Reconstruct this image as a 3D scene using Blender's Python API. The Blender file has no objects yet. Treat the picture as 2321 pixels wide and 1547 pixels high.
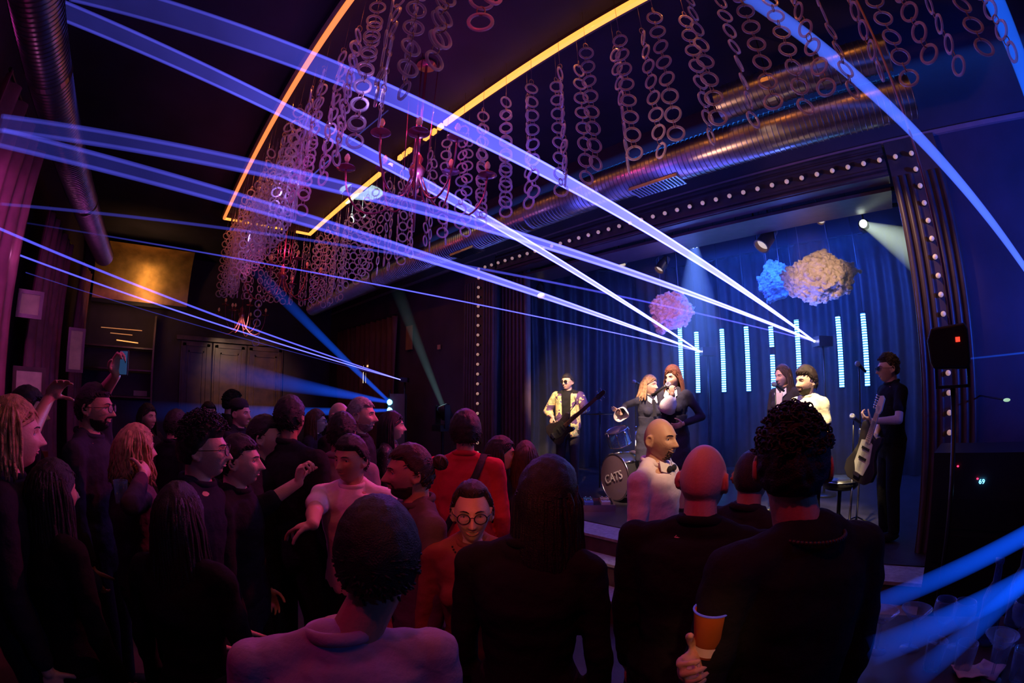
import bpy, bmesh, math, random
import numpy as np
from mathutils import Vector, Matrix, noise
random.seed(7)
rng = np.random.default_rng(7)
SC = bpy.context.scene
COL = SC.collection
PI = math.pi

# ------------------------------------------------------------------ camera
EYE = 1.9
YAW, PIT = -0.82426, 0.11519          # facing left of the stage front, tilted slightly up
LF, LB = 1035.5, -0.031               # wide lens: angle = r/LF + LB*(r/1000)^3, r in px of a 2321 px frame
fwd = Vector((math.sin(YAW)*math.cos(PIT), math.cos(YAW)*math.cos(PIT), math.sin(PIT)))
rgt = Vector((math.cos(YAW), -math.sin(YAW), 0)); up = rgt.cross(fwd)
cd = bpy.data.cameras.new('camera'); cam = bpy.data.objects.new('camera', cd); COL.objects.link(cam)
cam.matrix_world = Matrix(((rgt.x, up.x, -fwd.x, 0), (rgt.y, up.y, -fwd.y, 0), (rgt.z, up.z, -fwd.z, EYE), (0, 0, 0, 1)))
cd.type = 'PANO'; cd.sensor_width = 36; cd.sensor_fit = 'HORIZONTAL'; cd.clip_end = 100
pc = cd if hasattr(cd, 'panorama_type') else cd.cycles
pc.panorama_type = 'FISHEYE_LENS_POLYNOMIAL'; pc.fisheye_fov = PI
pc.fisheye_polynomial_k0 = 0; pc.fisheye_polynomial_k1 = -0.0622619239; pc.fisheye_polynomial_k2 = 0
pc.fisheye_polynomial_k3 = 8.30767719e-06; pc.fisheye_polynomial_k4 = 0
SC.camera = cam

def ray(px, py):
    x = px-1160.5; y = 773.5-py; r = math.hypot(x, y)+1e-9
    th = r/LF+LB*(r/1000)**3
    return rgt*(x/r*math.sin(th))+up*(y/r*math.sin(th))+fwd*math.cos(th)
def _at(px, py, f):
    d = ray(px, py); return d*f(d)+Vector((0, 0, EYE))
def atX(px, py, X): return _at(px, py, lambda d: X/d.x)
def atY(px, py, Y): return _at(px, py, lambda d: Y/d.y)
def atZ(px, py, Z): return _at(px, py, lambda d: (Z-EYE)/d.z)
def atD(px, py, D): return _at(px, py, lambda d: D/math.hypot(d.x, d.y))

# ------------------------------------------------------------------ view, world
vs = SC.view_settings
vs.view_transform = 'Standard'; vs.look = 'None'; vs.gamma = 1; vs.use_curve_mapping = False; vs.exposure = 0
try:
    SC.cycles.transparent_max_bounces = 48; SC.cycles.max_bounces = 4; SC.cycles.volume_bounces = 0
    SC.cycles.use_denoising = True; SC.cycles.sample_clamp_indirect = 3
except Exception: pass
W = bpy.data.worlds.new('room_air'); SC.world = W; W.use_nodes = True
W.node_tree.nodes['Background'].inputs[0].default_value = (0.32, 0.16, 0.5, 1)
W.node_tree.nodes['Background'].inputs[1].default_value = 0.008

# ------------------------------------------------------------------ lamps of the room, with added fill lights
def aim(o, target):
    o.rotation_euler = (Vector(target)-o.location).to_track_quat('-Z', 'Y').to_euler()
def spot(loc, target, col, w, deg=50, blend=.4, rad=.06, name='spot_light'):
    l = bpy.data.lights.new(name, 'SPOT'); l.color = col; l.energy = w; l.spot_size = math.radians(deg)
    l.spot_blend = blend; l.shadow_soft_size = rad
    o = bpy.data.objects.new(name, l); COL.objects.link(o); o.location = loc; aim(o, target); return o
def area(loc, target, col, w, sx, sy, name='area_light'):
    l = bpy.data.lights.new(name, 'AREA'); l.shape = 'RECTANGLE'; l.size = sx; l.size_y = sy; l.color = col; l.energy = w
    o = bpy.data.objects.new(name, l); COL.objects.link(o); o.location = loc; aim(o, target); return o
def point(loc, col, w, rad=.04, name='point_light'):
    l = bpy.data.lights.new(name, 'POINT'); l.color = col; l.energy = w; l.shadow_soft_size = rad
    o = bpy.data.objects.new(name, l); COL.objects.link(o); o.location = loc; return o
# magenta and red wash from behind the camera, over the crowd
spot((.2, -.5, 4.5), (-1.3, 1.7, 1.5), (1, .035, .08), 105, 48, .9, .10, 'red_wash_lamp')
spot((-1.0, -1.2, 4.5), (-1.0, .45, 1.2), (1, .02, .40), 30, 40, .9, .10, 'magenta_wash_lamp')
spot((-2.6, -1.7, 4.3), (-3.2, 2.2, 1.4), (.85, .05, .55), 260, 60, .9, .15, 'magenta_wash_lamp')
spot((.9, -1.2, 2.9), (-1.38, 1.12, 1.42), (1, .26, .10), 70, 11, .7, .05, 'orange_fill_spot')  # added warm spot to brighten the smiling woman's face
spot((.9, -1.2, 2.9), (-1.9, 1.9, 1.45), (1, .2, .10), 45, 12, .8, .05, 'orange_fill_spot')
spot((-5.6, 1.0, 2.6), (-5.0, 1.4, 4.7), (1, .10, .30), 22, 120, .9, .15, 'pink_fill_uplight')  # added pink uplight to redden the chandeliers
spot((-3.0, .6, 2.6), (-2.4, 1.6, 4.7), (1, .08, .30), 7, 120, .9, .15, 'pink_fill_uplight')  # added nearer uplight for the first chandelier
spot((-2.2, -.9, 3.0), (-4.2, -1.45, 2.6), (.9, .12, .8), 60, 60, .8, .1, 'drape_lamp')
# warm front light on the band
spot((-2.4, 2.75, 4.1), (-4.2, 4.7, 1.6), (1, .62, .36), 2000, 15, .6, .05, 'warm_front_lamp')
spot((-1.6, 2.75, 4.1), (-2.5, 4.4, 1.75), (1, .64, .42), 1700, 20, .6, .05, 'warm_front_lamp')
spot((-.7, 2.75, 4.1), (-.86, 4.0, 1.75), (1, .74, .40), 1300, 27, .6, .05, 'warm_front_lamp')
spot((-.6, 3.4, 3.2), (-.85, 5.6, 3.15), (1, .60, .38), 120, 22, .5, .05, 'warm_cloud_lamp')
spot((-2.2, 3.4, 3.2), (-2.9, 5.8, 3.05), (1, .38, .40), 110, 20, .5, .05, 'pink_cloud_lamp')
spot((-.9, 2.9, 4.0), (.6, 4.9, 2.2), (1, .62, .38), 160, 34, .6, .05, 'warm_front_lamp')
spot((-.1, 1.6, 3.2), (-1.31, 2.36, 1.5), (1, .66, .35), 160, 14, .6, .05, 'warm_side_lamp')
# blue wash on the stage and from the right
area((-1.3, 5.9, 3.7), (-1.5, 7.2, 2.2), (.02, .12, 1), 85, 2.4, .3, 'blue_stage_wash')
area((-1.6, 6.2, 3.9), (-1.6, 6.2, 0), (.04, .10, 1), 45, 3.4, .5, 'blue_stage_top_light')
spot((-2.6, 5.4, 3.6), (-5.0, 5.6, 1.8), (.08, .14, 1), 10, 60, .9, .1, 'blue_left_curtain_lamp')
spot((3.2, 2.2, 3.2), (-.4, .9, 1.6), (.04, .18, 1), 40, 60, .7, .1, 'blue_side_lamp')
spot((2.9, 2.1, 2.4), (1.5, 4.0, 2.9), (.015, .09, 1), 500, 80, .9, .1, 'blue_wall_lamp')
area((-2.4, 3.85, 4.55), (-2.4, 4.0, 3.9), (.02, .2, 1), 10, 8.5, .1, 'blue_rail_wash')
spot((-2.0, 1.3, 2.2), (-.2, 3.5, 4.0), (1, .50, .30), 60, 40, .8, .1, 'duct_glint_lamp')
area((-9.3, -.6, 3.3), (-10.2, -.6, 4.2), (1, .55, .18), 7, .1, 1.8, 'bar_niche_lamp')
spot((-8.6, 1.4, 3.2), (-10.98, 1.9, 2.0), (1, .6, .35), 150, 60, .9, .1, 'far_panel_spot')  # warm spot aimed at the far wood panels
spot((-3.4, .5, 2.1), (-1.9, -.95, 1.72), (.02, .30, 1), 45, 16, .7, .04, 'blue_side_lamp')
spot((.9, 2.6, 3.0), (.75, .95, 1.05), (.03, .2, 1), 22, 40, .8, .05, 'table_fill_spot')  # added spot that puts blue glints on the glasses
spot((-1.7, 3.3, 3.5), (-1.9, 3.3, .3), (.25, .2, .9), 40, 60, .8, .1, 'step_fill_spot')  # added spot imitating stage spill on the steps
spot((-2.4, 3.3, 3.3), (-2.7, 1.0, 1.5), (1, .04, .14), 240, 70, .9, .06, 'red_stage_lamp')
spot((-5.0, 3.3, 3.3), (-3.0, .6, 1.6), (.45, .08, 1), 130, 60, .9, .06, 'violet_stage_lamp')
for p_ in ((-1.05, 5.6, 2.45), (-2.85, 6.0, 2.5)): point(p_, (.08, .16, 1), 14, .02, 'laser_glare_fill')  # added point lights standing in for glare around the lasers
spot((-1.2, 2.9, 3.9), (-1.2, 4.9, 1.95), (1, .55, .45), 420, 14, .6, .05, 'warm_front_lamp')
spot((.7, -1.0, 2.9), (-.35, .9, 1.37), (1, .42, .16), 60, 5, .7, .04, 'orange_fill_spot')  # added narrow spot to brighten the orange cup


# ------------------------------------------------------------------ materials
def M(name, col, rough=.6, metal=0., var=.12, scale=9., bump=0., bscale=60., emis=None, es=1., alpha=None, spec=.5, sheen=0):
    m = bpy.data.materials.new(name); m.use_nodes = True
    nt = m.node_tree; N = nt.nodes; L = nt.links; b = N['Principled BSDF']
    tc = N.new('ShaderNodeTexCoord'); nz = N.new('ShaderNodeTexNoise'); nz.inputs['Scale'].default_value = scale
    nz.inputs['Detail'].default_value = 4
    L.new(tc.outputs['Object'], nz.inputs['Vector'])
    cr = N.new('ShaderNodeValToRGB'); e = cr.color_ramp.elements
    e[0].position = .3; e[1].position = .7
    e[0].color = (*[max(0, c*(1-var)) for c in col], 1); e[1].color = (*[min(1, c*(1+var)) for c in col], 1)
    L.new(nz.outputs['Fac'], cr.inputs['Fac']); L.new(cr.outputs['Color'], b.inputs['Base Color'])
    b.inputs['Roughness'].default_value = rough; b.inputs['Metallic'].default_value = metal
    b.inputs['Specular IOR Level'].default_value = spec
    if bump:
        n2 = N.new('ShaderNodeTexNoise'); n2.inputs['Scale'].default_value = bscale; n2.inputs['Detail'].default_value = 5
        L.new(tc.outputs['Object'], n2.inputs['Vector'])
        bp = N.new('ShaderNodeBump'); bp.inputs['Strength'].default_value = bump; bp.inputs['Distance'].default_value = .02
        L.new(n2.outputs['Fac'], bp.inputs['Height']); L.new(bp.outputs['Normal'], b.inputs['Normal'])
    if emis:
        b.inputs['Emission Color'].default_value = (*emis, 1); b.inputs['Emission Strength'].default_value = es
    if alpha is not None: b.inputs['Alpha'].default_value = alpha
    return m
def skin(name, col):
    m = M(name, col, rough=.5, var=.08, scale=14, bump=.12, bscale=120)
    b = m.node_tree.nodes['Principled BSDF']; b.inputs['Subsurface Weight'].default_value = .0
    return m
def clear_mat(name, tint, fac, rough=.15):
    m = bpy.data.materials.new(name); m.use_nodes = True; nt = m.node_tree; N = nt.nodes; L = nt.links
    b = N['Principled BSDF']; b.inputs['Base Color'].default_value = (*tint, 1); b.inputs['Roughness'].default_value = rough
    b.inputs['Specular IOR Level'].default_value = .9
    t = N.new('ShaderNodeBsdfTransparent'); mx = N.new('ShaderNodeMixShader'); lw = N.new('ShaderNodeLayerWeight')
    lw.inputs['Blend'].default_value = .35
    ma = N.new('ShaderNodeMath'); ma.operation = 'MULTIPLY_ADD'; ma.inputs[1].default_value = .7; ma.inputs[2].default_value = fac
    ma.use_clamp = True
    L.new(lw.outputs['Facing'], ma.inputs[0]); L.new(ma.outputs[0], mx.inputs[0])
    L.new(t.outputs[0], mx.inputs[1]); L.new(b.outputs[0], mx.inputs[2]); L.new(mx.outputs[0], N['Material Output'].inputs['Surface'])
    return m
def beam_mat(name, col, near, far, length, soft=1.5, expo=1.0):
    """glowing shell imitating light scattered in haze: adds light, hides nothing; fades with the distance from its lamp (object's +Z)"""
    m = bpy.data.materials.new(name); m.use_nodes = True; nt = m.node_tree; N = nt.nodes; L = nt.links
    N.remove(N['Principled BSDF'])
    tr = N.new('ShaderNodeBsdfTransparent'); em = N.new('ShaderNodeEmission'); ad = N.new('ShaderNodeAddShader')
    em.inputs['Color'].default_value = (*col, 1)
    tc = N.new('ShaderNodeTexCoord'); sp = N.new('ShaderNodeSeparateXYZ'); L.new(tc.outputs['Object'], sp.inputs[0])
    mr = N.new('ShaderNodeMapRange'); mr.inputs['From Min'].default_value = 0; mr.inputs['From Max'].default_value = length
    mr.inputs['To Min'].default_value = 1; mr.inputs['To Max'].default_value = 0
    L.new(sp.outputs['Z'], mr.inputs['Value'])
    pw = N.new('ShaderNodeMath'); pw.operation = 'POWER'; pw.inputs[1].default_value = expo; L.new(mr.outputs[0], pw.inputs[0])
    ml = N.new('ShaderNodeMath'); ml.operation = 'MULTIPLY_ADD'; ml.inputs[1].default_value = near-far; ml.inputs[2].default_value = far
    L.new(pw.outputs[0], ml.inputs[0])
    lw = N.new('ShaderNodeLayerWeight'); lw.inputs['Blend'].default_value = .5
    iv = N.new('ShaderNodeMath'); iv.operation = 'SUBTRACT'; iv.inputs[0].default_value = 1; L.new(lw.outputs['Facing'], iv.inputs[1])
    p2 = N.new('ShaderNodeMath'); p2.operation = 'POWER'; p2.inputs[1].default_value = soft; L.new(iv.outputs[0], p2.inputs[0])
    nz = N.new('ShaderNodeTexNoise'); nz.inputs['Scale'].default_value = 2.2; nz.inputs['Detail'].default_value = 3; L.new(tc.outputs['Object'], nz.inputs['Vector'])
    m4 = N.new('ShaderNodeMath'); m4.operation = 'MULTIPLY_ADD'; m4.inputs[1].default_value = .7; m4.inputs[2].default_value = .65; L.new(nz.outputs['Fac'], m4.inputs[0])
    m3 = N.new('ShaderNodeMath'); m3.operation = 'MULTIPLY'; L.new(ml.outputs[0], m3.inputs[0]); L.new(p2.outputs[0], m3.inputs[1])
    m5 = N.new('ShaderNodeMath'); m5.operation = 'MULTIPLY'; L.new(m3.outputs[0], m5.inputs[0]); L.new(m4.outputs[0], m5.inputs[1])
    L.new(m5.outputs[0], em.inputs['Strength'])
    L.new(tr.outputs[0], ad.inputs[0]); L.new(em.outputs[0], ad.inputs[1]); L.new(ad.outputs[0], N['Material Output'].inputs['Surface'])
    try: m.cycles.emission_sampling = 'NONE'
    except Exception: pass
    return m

# ------------------------------------------------------------------ mesh building
class MB:
    def __init__(s): s.v = []; s.f = []; s.n = 0
    def add(s, v, f):
        v = np.asarray(v, float).reshape(-1, 3); s.v.append(v); n = s.n
        s.f.extend([tuple(i+n for i in q) for q in f]); s.n += len(v); return s
    def box(s, c, d, rot=None):
        x, y, z = [k/2 for k in d]
        v = np.array([(a*x, b*y, e*z) for a in (-1, 1) for b in (-1, 1) for e in (-1, 1)], float)
        if rot is not None: v = v @ np.array(rot.to_matrix() if hasattr(rot, 'to_matrix') else rot).T
        return s.add(v+np.array(c), [(0, 1, 3, 2), (4, 6, 7, 5), (0, 4, 5, 1), (2, 3, 7, 6), (0, 2, 6, 4), (1, 5, 7, 3)])
    def span(s, a, b): return s.box([(p+q)/2 for p, q in zip(a, b)], [abs(q-p) for p, q in zip(a, b)])
    def grid(s, P, closeu=False, closev=False, capu=False):
        P = np.asarray(P, float); nu, nv = P.shape[:2]; f = []
        for i in range(nu if closeu else nu-1):
            for j in range(nv if closev else nv-1):
                a = i*nv+j; b = i*nv+(j+1) % nv; c = ((i+1) % nu)*nv+(j+1) % nv; d = ((i+1) % nu)*nv+j; f.append((a, b, c, d))
        if capu: f.append(tuple(range(nv))[::-1]); f.append(tuple((nu-1)*nv+j for j in range(nv)))
        return s.add(P.reshape(-1, 3), f)
    def tube(s, pts, rad, n=10, flat=1., upv=(0, 0, 1), cap=True):
        pts = [Vector(p) for p in pts]; k = len(pts)
        rad = [rad]*k if not hasattr(rad, '__len__') else rad
        P = []; u = None
        for i, p in enumerate(pts):
            t = (pts[min(i+1, k-1)]-pts[max(i-1, 0)]); t.normalize()
            if u is None:
                u = t.cross(Vector(upv)); u = u if u.length > 1e-3 else t.cross(Vector((1, 0, 0)))
            u = (u-t*u.dot(t)); u.normalize(); w = t.cross(u)
            P.append([tuple(p+u*(math.cos(2*PI*j/n)*rad[i])+w*(math.sin(2*PI*j/n)*rad[i]*flat)) for j in range(n)])
        return s.grid(P, closev=True, capu=cap)
    def capsule(s, a, b, ra, rb, n=14, flat=1., upv=(0, 0, 1)):
        a = Vector(a); b = Vector(b); t = (b-a); L = t.length
        t = t/L if L > 1e-6 else Vector((0, 0, 1))
        pts = []; rr = []
        for k in (-.99, -.86, -.6, -.3, 0): pts.append(a+t*(ra*k)); rr.append(ra*math.sqrt(1-k*k))
        for k in (0, .3, .6, .86, .99): pts.append(b+t*(rb*k)); rr.append(rb*math.sqrt(1-k*k))
        return s.tube(pts, rr, n, flat, upv)
    def ell(s, c, r, nu=12, nv=18, rot=None):
        P = []
        for i in range(nu+1):
            a = -PI/2+PI*(i if 0 < i < nu else (i+.02 if i == 0 else i-.02))/nu
            P.append([(math.cos(a)*math.cos(2*PI*j/nv)*r[0], math.cos(a)*math.sin(2*PI*j/nv)*r[1], math.sin(a)*r[2]) for j in range(nv)])
        P = np.array(P)
        if rot is not None: P = P @ np.array(rot).T
        return s.grid(P+np.array(c), closev=True, capu=True)
    def lathe(s, prof, n=20, c=(0, 0, 0), rot=None, cap=True):
        P = np.array([[(r*math.cos(2*PI*j/n), r*math.sin(2*PI*j/n), z) for j in range(n)] for r, z in prof])
        if rot is not None: P = P @ np.array(rot).T
        return s.grid(P+np.array(c), closev=True, capu=cap)
    def torus(s, c, R, r, n=20, m=8, rot=None, flat=1.):
        P = np.array([[((R+r*math.cos(b))*math.cos(a), (R+r*math.cos(b))*math.sin(a), r*flat*math.sin(b)) for b in np.arange(m)*2*PI/m] for a in np.arange(n)*2*PI/n])
        if rot is not None: P = P @ np.array(rot).T
        return s.grid(P+np.array(c), closeu=True, closev=True)
    def prism(s, poly, z0, z1, mat=None):
        n = len(poly); v = [(x, y, z0) for x, y in poly]+[(x, y, z1) for x, y in poly]
        if mat is not None: v = [tuple(mat @ Vector(p)) for p in v]
        return s.add(v, [tuple(range(n))[::-1], tuple(range(n, 2*n))]+[(i, (i+1) % n, n+(i+1) % n, n+i) for i in range(n)])
    def join(s, o, mat=None):
        v = np.concatenate(o.v)
        if mat is not None:
            A = np.array(mat); v = v @ A[:3, :3].T+A[:3, 3]
        return s.add(v, o.f)
    def mesh(s, name):
        me = bpy.data.meshes.new(name); V = np.concatenate(s.v) if s.v else np.zeros((0, 3))
        me.from_pydata(V.tolist(), [], s.f); me.update(); return me
    def build(s, name, mat, parent=None, smooth=False, loc=None, fixn=True):
        me = s.mesh(name)
        if fixn:
            bm = bmesh.new(); bm.from_mesh(me); bmesh.ops.recalc_face_normals(bm, faces=bm.faces); bm.to_mesh(me); bm.free()
        me.materials.append(mat)
        if smooth: me.shade_smooth()
        o = bpy.data.objects.new(name, me); COL.objects.link(o)
        if parent: o.parent = parent
        if loc is not None: o.location = loc
        return o
def smooth_angle(o, deg=40):
    me = o.data; me.shade_smooth()
    try: me.set_sharp_from_angle(angle=math.radians(deg))
    except Exception: pass
    return o
def tag(o, label=None, cat=None, group=None, kind=None):
    if label: o['label'] = label
    if cat: o['category'] = cat
    if group: o['group'] = group
    if kind: o['kind'] = kind
    return o
def thing(name, label, cat, loc=(0, 0, 0), rz=0, group=None):
    o = bpy.data.objects.new(name, None); COL.objects.link(o); o.empty_display_size = .1
    o.location = loc; o.rotation_euler = (0, 0, rz); return tag(o, label, cat, group)
def struct(o): return tag(o, kind='structure')
def copy_tree(o, parent=None):
    c = o.copy(); COL.objects.link(c)
    if parent: c.parent = parent
    for ch in list(o.children): copy_tree(ch, c)
    return c
def frame_z(d, upv=(0, 0, 1)):
    """rotation matrix whose +Z is d"""
    d = Vector(d).normalized(); u = Vector(upv); x = u.cross(d)
    if x.length < 1e-4: x = Vector((1, 0, 0))
    x.normalize(); y = d.cross(x); return Matrix((x, y, d)).transposed()

def remesh(mb, name, mat, parent, vox, smooth_it=2, disp=None):
    me = mb.mesh(name); o = bpy.data.objects.new(name, me); COL.objects.link(o)
    r = o.modifiers.new('r', 'REMESH'); r.mode = 'VOXEL'; r.voxel_size = vox
    s = o.modifiers.new('s', 'SMOOTH'); s.factor = .5; s.iterations = smooth_it
    dg = bpy.context.evaluated_depsgraph_get(); dg.update()
    m2 = bpy.data.meshes.new_from_object(o.evaluated_get(dg)); o.modifiers.clear(); o.data = m2; bpy.data.meshes.remove(me); m2.name = name
    if disp:
        n = len(m2.vertices); co = np.empty(n*3); m2.vertices.foreach_get('co', co); co = co.reshape(-1, 3)
        no = np.empty(n*3); m2.vertices.foreach_get('normal', no); no = no.reshape(-1, 3)
        co = disp(co, no); m2.vertices.foreach_set('co', co.ravel()); m2.update()
    m2.materials.clear(); m2.materials.append(mat); m2.shade_smooth(); o.parent = parent; return o


# ------------------------------------------------------------------ the setting
m_wall = M('dark_wall_paint', (.055, .03, .06), .75, var=.25, scale=2, bump=.15, bscale=20)
m_ceil = M('dark_ceiling_paint', (.03, .022, .045), .85, var=.3, scale=1.5)
m_floor = M('worn_dark_floor', (.05, .035, .035), .45, var=.4, scale=3, bump=.1)
m_stage = M('black_stage_floor', (.035, .03, .04), .35, var=.4, scale=5, bump=.1)
m_step = M('grey_step_carpet', (.30, .27, .30), .8, var=.2, scale=30, bump=.3, bscale=200)
m_riser = M('brown_riser_board', (.07, .03, .03), .6, var=.3)
m_wood = M('dark_varnished_wood', (.10, .045, .025), .32, var=.35, scale=6, bump=.05)
m_mould = M('dark_painted_moulding', (.075, .045, .055), .4, var=.2)
m_curt = M('black_velvet_curtain', (.03, .03, .05), .55, var=.25)
m_redcurt = M('wine_red_drape', (.26, .07, .13), .6, var=.2)
m_duct = M('galvanised_duct_metal', (.55, .5, .52), .28, 1, var=.15, scale=4)
m_trim = M('pinkish_picture_rail', (.35, .16, .2), .5)
m_black = M('black_plastic', (.015, .015, .018), .4)
m_bmetal = M('black_powder_metal', (.03, .03, .035), .35, .6)
m_chrome = M('scratched_steel', (.6, .6, .62), .25, 1)
m_paper = M('cream_paper_panel', (.7, .6, .38), .8, var=.15)
m_gold = M('brushed_brass_sheet', (.75, .42, .16), .35, .8, var=.4, scale=3)
m_tblack = M('matte_black_cloth', (.012, .011, .014), .85, bump=.3)

CZ = 4.72
struct(MB().span((-11.2, -3, -.1), (4, 8, 0)).build('floor', m_floor))
struct(MB().span((-11.2, -3, CZ), (4, 8, CZ+.1)).build('ceiling', m_ceil))
b = MB(); b.span((-11.3, -3, 0), (-11, 8, CZ)); struct(b.build('wall_far', m_wall))
struct(MB().span((-11.2, -2.2, 0), (4, -2.05, CZ)).build('wall_left', m_wall))
struct(MB().span((3.6, -3, 0), (3.75, 8, CZ)).build('wall_right', m_wall))
struct(MB().span((-11, 4, 0), (-5.3, 4.15, CZ)).build('wall_stage_left', m_wall)); struct(MB().span((.62, 4, 0), (3.6, 4.15, CZ)).build('wall_stage_right', m_wall))
struct(MB().span((-5.3, 4, 3.835), (.62, 4.15, CZ)).build('wall_stage_top', m_wall))
b = MB(); b.span((-6.6, 7.6, 0), (2, 7.75, CZ)); struct(b.build('wall_behind_stage', m_wall))
b = MB(); b.span((-6.7, 4.15, 0), (-6.55, 7.6, CZ)); struct(b.build('wall_wing_left', m_wall))
b = MB(); b.span((1.9, 4.15, 0), (2.05, 7.6, CZ)); struct(b.build('wall_wing_right', m_wall))
# picture rail above the proscenium
struct(MB().span((-11, 3.965, 3.81), (3.6, 4, 3.85)).build('trim_1', m_trim))
# skirting of the front wall
struct(MB().span((-11, 3.97, 0), (-5.4, 4, .14)).build('baseboard_stage', m_mould))

# stage platform and its steps
b = MB(); P_ = [(-5.29, 3.66), (.61, 3.66), (.61, 4.16), (1.89, 4.16), (1.89, 7.59), (-6.54, 7.59), (-6.54, 4.16), (-5.29, 4.16)]
o = b.prism(P_, 0, .6).build('stage_platform', m_stage)
tag(o, 'raised black stage floor the band stands on', 'stage')
t = thing('stage_steps', 'grey carpeted steps leading up to the front of the stage', 'steps', (-2.3, 3.2, 0))
for (y0, z, zb) in ((3.34, .59, .42), (3.17, .42, .21), (2.93, .21, 0)):
    y1 = 3.66
    MB().span((-2.9, y0-3.2, z-.025), (2.6, y1-3.2, z)).build('tread', m_step, t)
    MB().span((-2.9, y0-3.2+.015, zb), (2.6, y1-3.2, z-.027)).build('riser', m_riser, t)

# proscenium: fluted columns and header
def fluted_column(x0, x1, n, name, label):
    t = thing(name, label, 'column', ((x0+x1)/2, 4, 0))
    w = x1-x0; MB().span((-w/2, -.05, .602), (w/2, -.002, 3.82)).build('backing', m_mould, t)
    b = MB()
    for i in range(n):
        x = -w/2+w*(i+.5)/n
        if abs(x+(x0+x1)/2-BULB_L) < .07 or abs(x+(x0+x1)/2-BULB_R) < .05: continue
        r = w/n*.36
        P = [[(x+math.cos(a)*r, -.05-math.sin(a)*r*1.1, z) for a in np.linspace(0, PI, 7)] for z in (.602, 3.5)]
        b.grid(P)
    smooth_angle(b.build('fluting', m_mould, t)); return t
BULB_L, BULB_R, BULB_Z = -4.92, .39, 3.66
fluted_column(-5.3, -4.62, 11, 'fluted_column', 'dark fluted column carrying the left row of stage bulbs')
fluted_column(.18, .62, 7, 'fluted_column', 'dark fluted column carrying the right row of stage bulbs')
# deeper inner reveal left with second fluted strip
t = thing('fluted_column', 'dark fluted inner column just inside the left edge of the stage', 'column', (-4.52, 4.22, .6))
b = MB()
for i in range(7):
    x = -.20+i*.075; b.grid([[(x+math.cos(a)*.028, -.02-math.sin(a)*.035, z) for a in np.linspace(0, PI, 7)] for z in (0, 3.0)])
smooth_angle(b.build('fluting', m_mould, t)); MB().span((-.25, -.02, 0), (.28, .04, 3.0)).build('backing', m_mould, t)
t = thing('proscenium_header', 'ridged dark header above the stage opening', 'header', (-2.3, 4, 3.83))
b = MB(); b.span((-2.29, -.04, -.3), (2.46, .13, -.002)); b.build('board', m_mould, t)
b = MB()
for z in (-.04, -.09, -.24, -.28): b.box((.085, -.05, z), (4.74, .03, .022))
for k in range(6): b.box((.085, .2+k*.13, -.34+k*.02), (4.74, .1, .03))
b.build('ridge', m_mould, t)

# marquee bulbs
m_bulb = M('warm_frosted_bulb', (.95, .72, .5), .3, var=.05, emis=(1, .55, .38), es=.28)
m_sock = M('bulb_socket', (.02, .02, .02), .4)
def make_bulb(label, group):
    t = thing('marquee_bulb', label, 'light bulb', (0, 0, 0), 0, group)
    MB().lathe([(.004, -.001), (.016, .0), (.017, .02), (.012, .03)], 10, rot=Matrix.Rotation(PI/2, 3, 'X')).build('socket', m_sock, t)
    MB().ell((0, -.042, 0), (.021, .021, .021), 8, 12).build('globe', m_bulb, t, True); return t
BL = [('small round frosted bulb in the top row of the stage frame', 'bulbs along the top of the stage frame', [(x, 3.95, BULB_Z) for x in np.linspace(BULB_L+.14, BULB_R-.0, 38)]),
      ('small round frosted bulb in the left column of the stage frame', 'bulbs down the left of the stage frame', [(BULB_L, 3.95, z) for z in np.arange(BULB_Z, .72, -.135)]),
      ('small round frosted bulb in the right column of the stage frame', 'bulbs down the right of the stage frame', [(BULB_R, 3.95, z) for z in np.arange(BULB_Z-.14, .72, -.143)])]
for lab, g, pts in BL:
    src = make_bulb(lab, g)
    for i, p in enumerate(pts):
        o = src if i == 0 else copy_tree(src); o.location = p

# spiral ducts
def spiral_duct(a, bb, r, name, label, step=.045, cut=None):
    a = Vector(a); bb = Vector(bb); d = (bb-a); L = d.length; R = frame_z(d)
    t = thing(name, label, 'duct', a); t.rotation_euler = R.to_euler()
    prof = []; z = 0
    while z < L:
        prof += [(r, z), (r, z+step*.72), (r+.007, z+step*.78), (r+.007, z+step*.92), (r, z+step)]; z += step
    smooth_angle(MB().lathe(prof, 28).build('pipe', m_duct, t), 50)
    for zz in (L*.33, L*.66): MB().lathe([(r+.002, zz-.03), (r+.012, zz-.03), (r+.012, zz+.03), (r+.002, zz+.03)], 28).build('clamp_ring', m_duct, t)
    MB().tube([(0, 0, L*.33), Vector((0, 0, L*.33))+R.transposed() @ Vector((0, 0, CZ-a.z))], .006, 6).build('hanger_rod', m_bmetal, t)
    return t
t = spiral_duct((-10.9, 3.45, 3.9), (.45, 3.45, 3.9), .17, 'ventilation_duct', 'long silver spiral duct running above the stage front')
b = MB()
for k in range(9): b.box((.004*0, -.0, 0), (.001, .001, .001))
for xx in (9.1, 6.3):
    g = MB(); g.box((-.0, -.165, xx), (.2, .03, .5)); g.build('outlet_frame', m_duct, t)
    g = MB()
    for k in range(14): g.box((0, -.184, xx-.22+k*.034), (.17, .006, .012))
    g.build('outlet_slat', m_bmetal, t)
# wider elbow near the right end of the duct
t2 = spiral_duct((-1.0, 3.2, 4.15), (.35, 3.2, 4.15), .14, 'ventilation_duct', 'shorter silver spiral duct beside the right end of the long one')
spiral_duct((-8.8, -1.3, 4.0), (-.6, -1.3, 4.0), .17, 'ventilation_duct', 'silver spiral duct along the wall on the left, pink glints on it')

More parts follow.
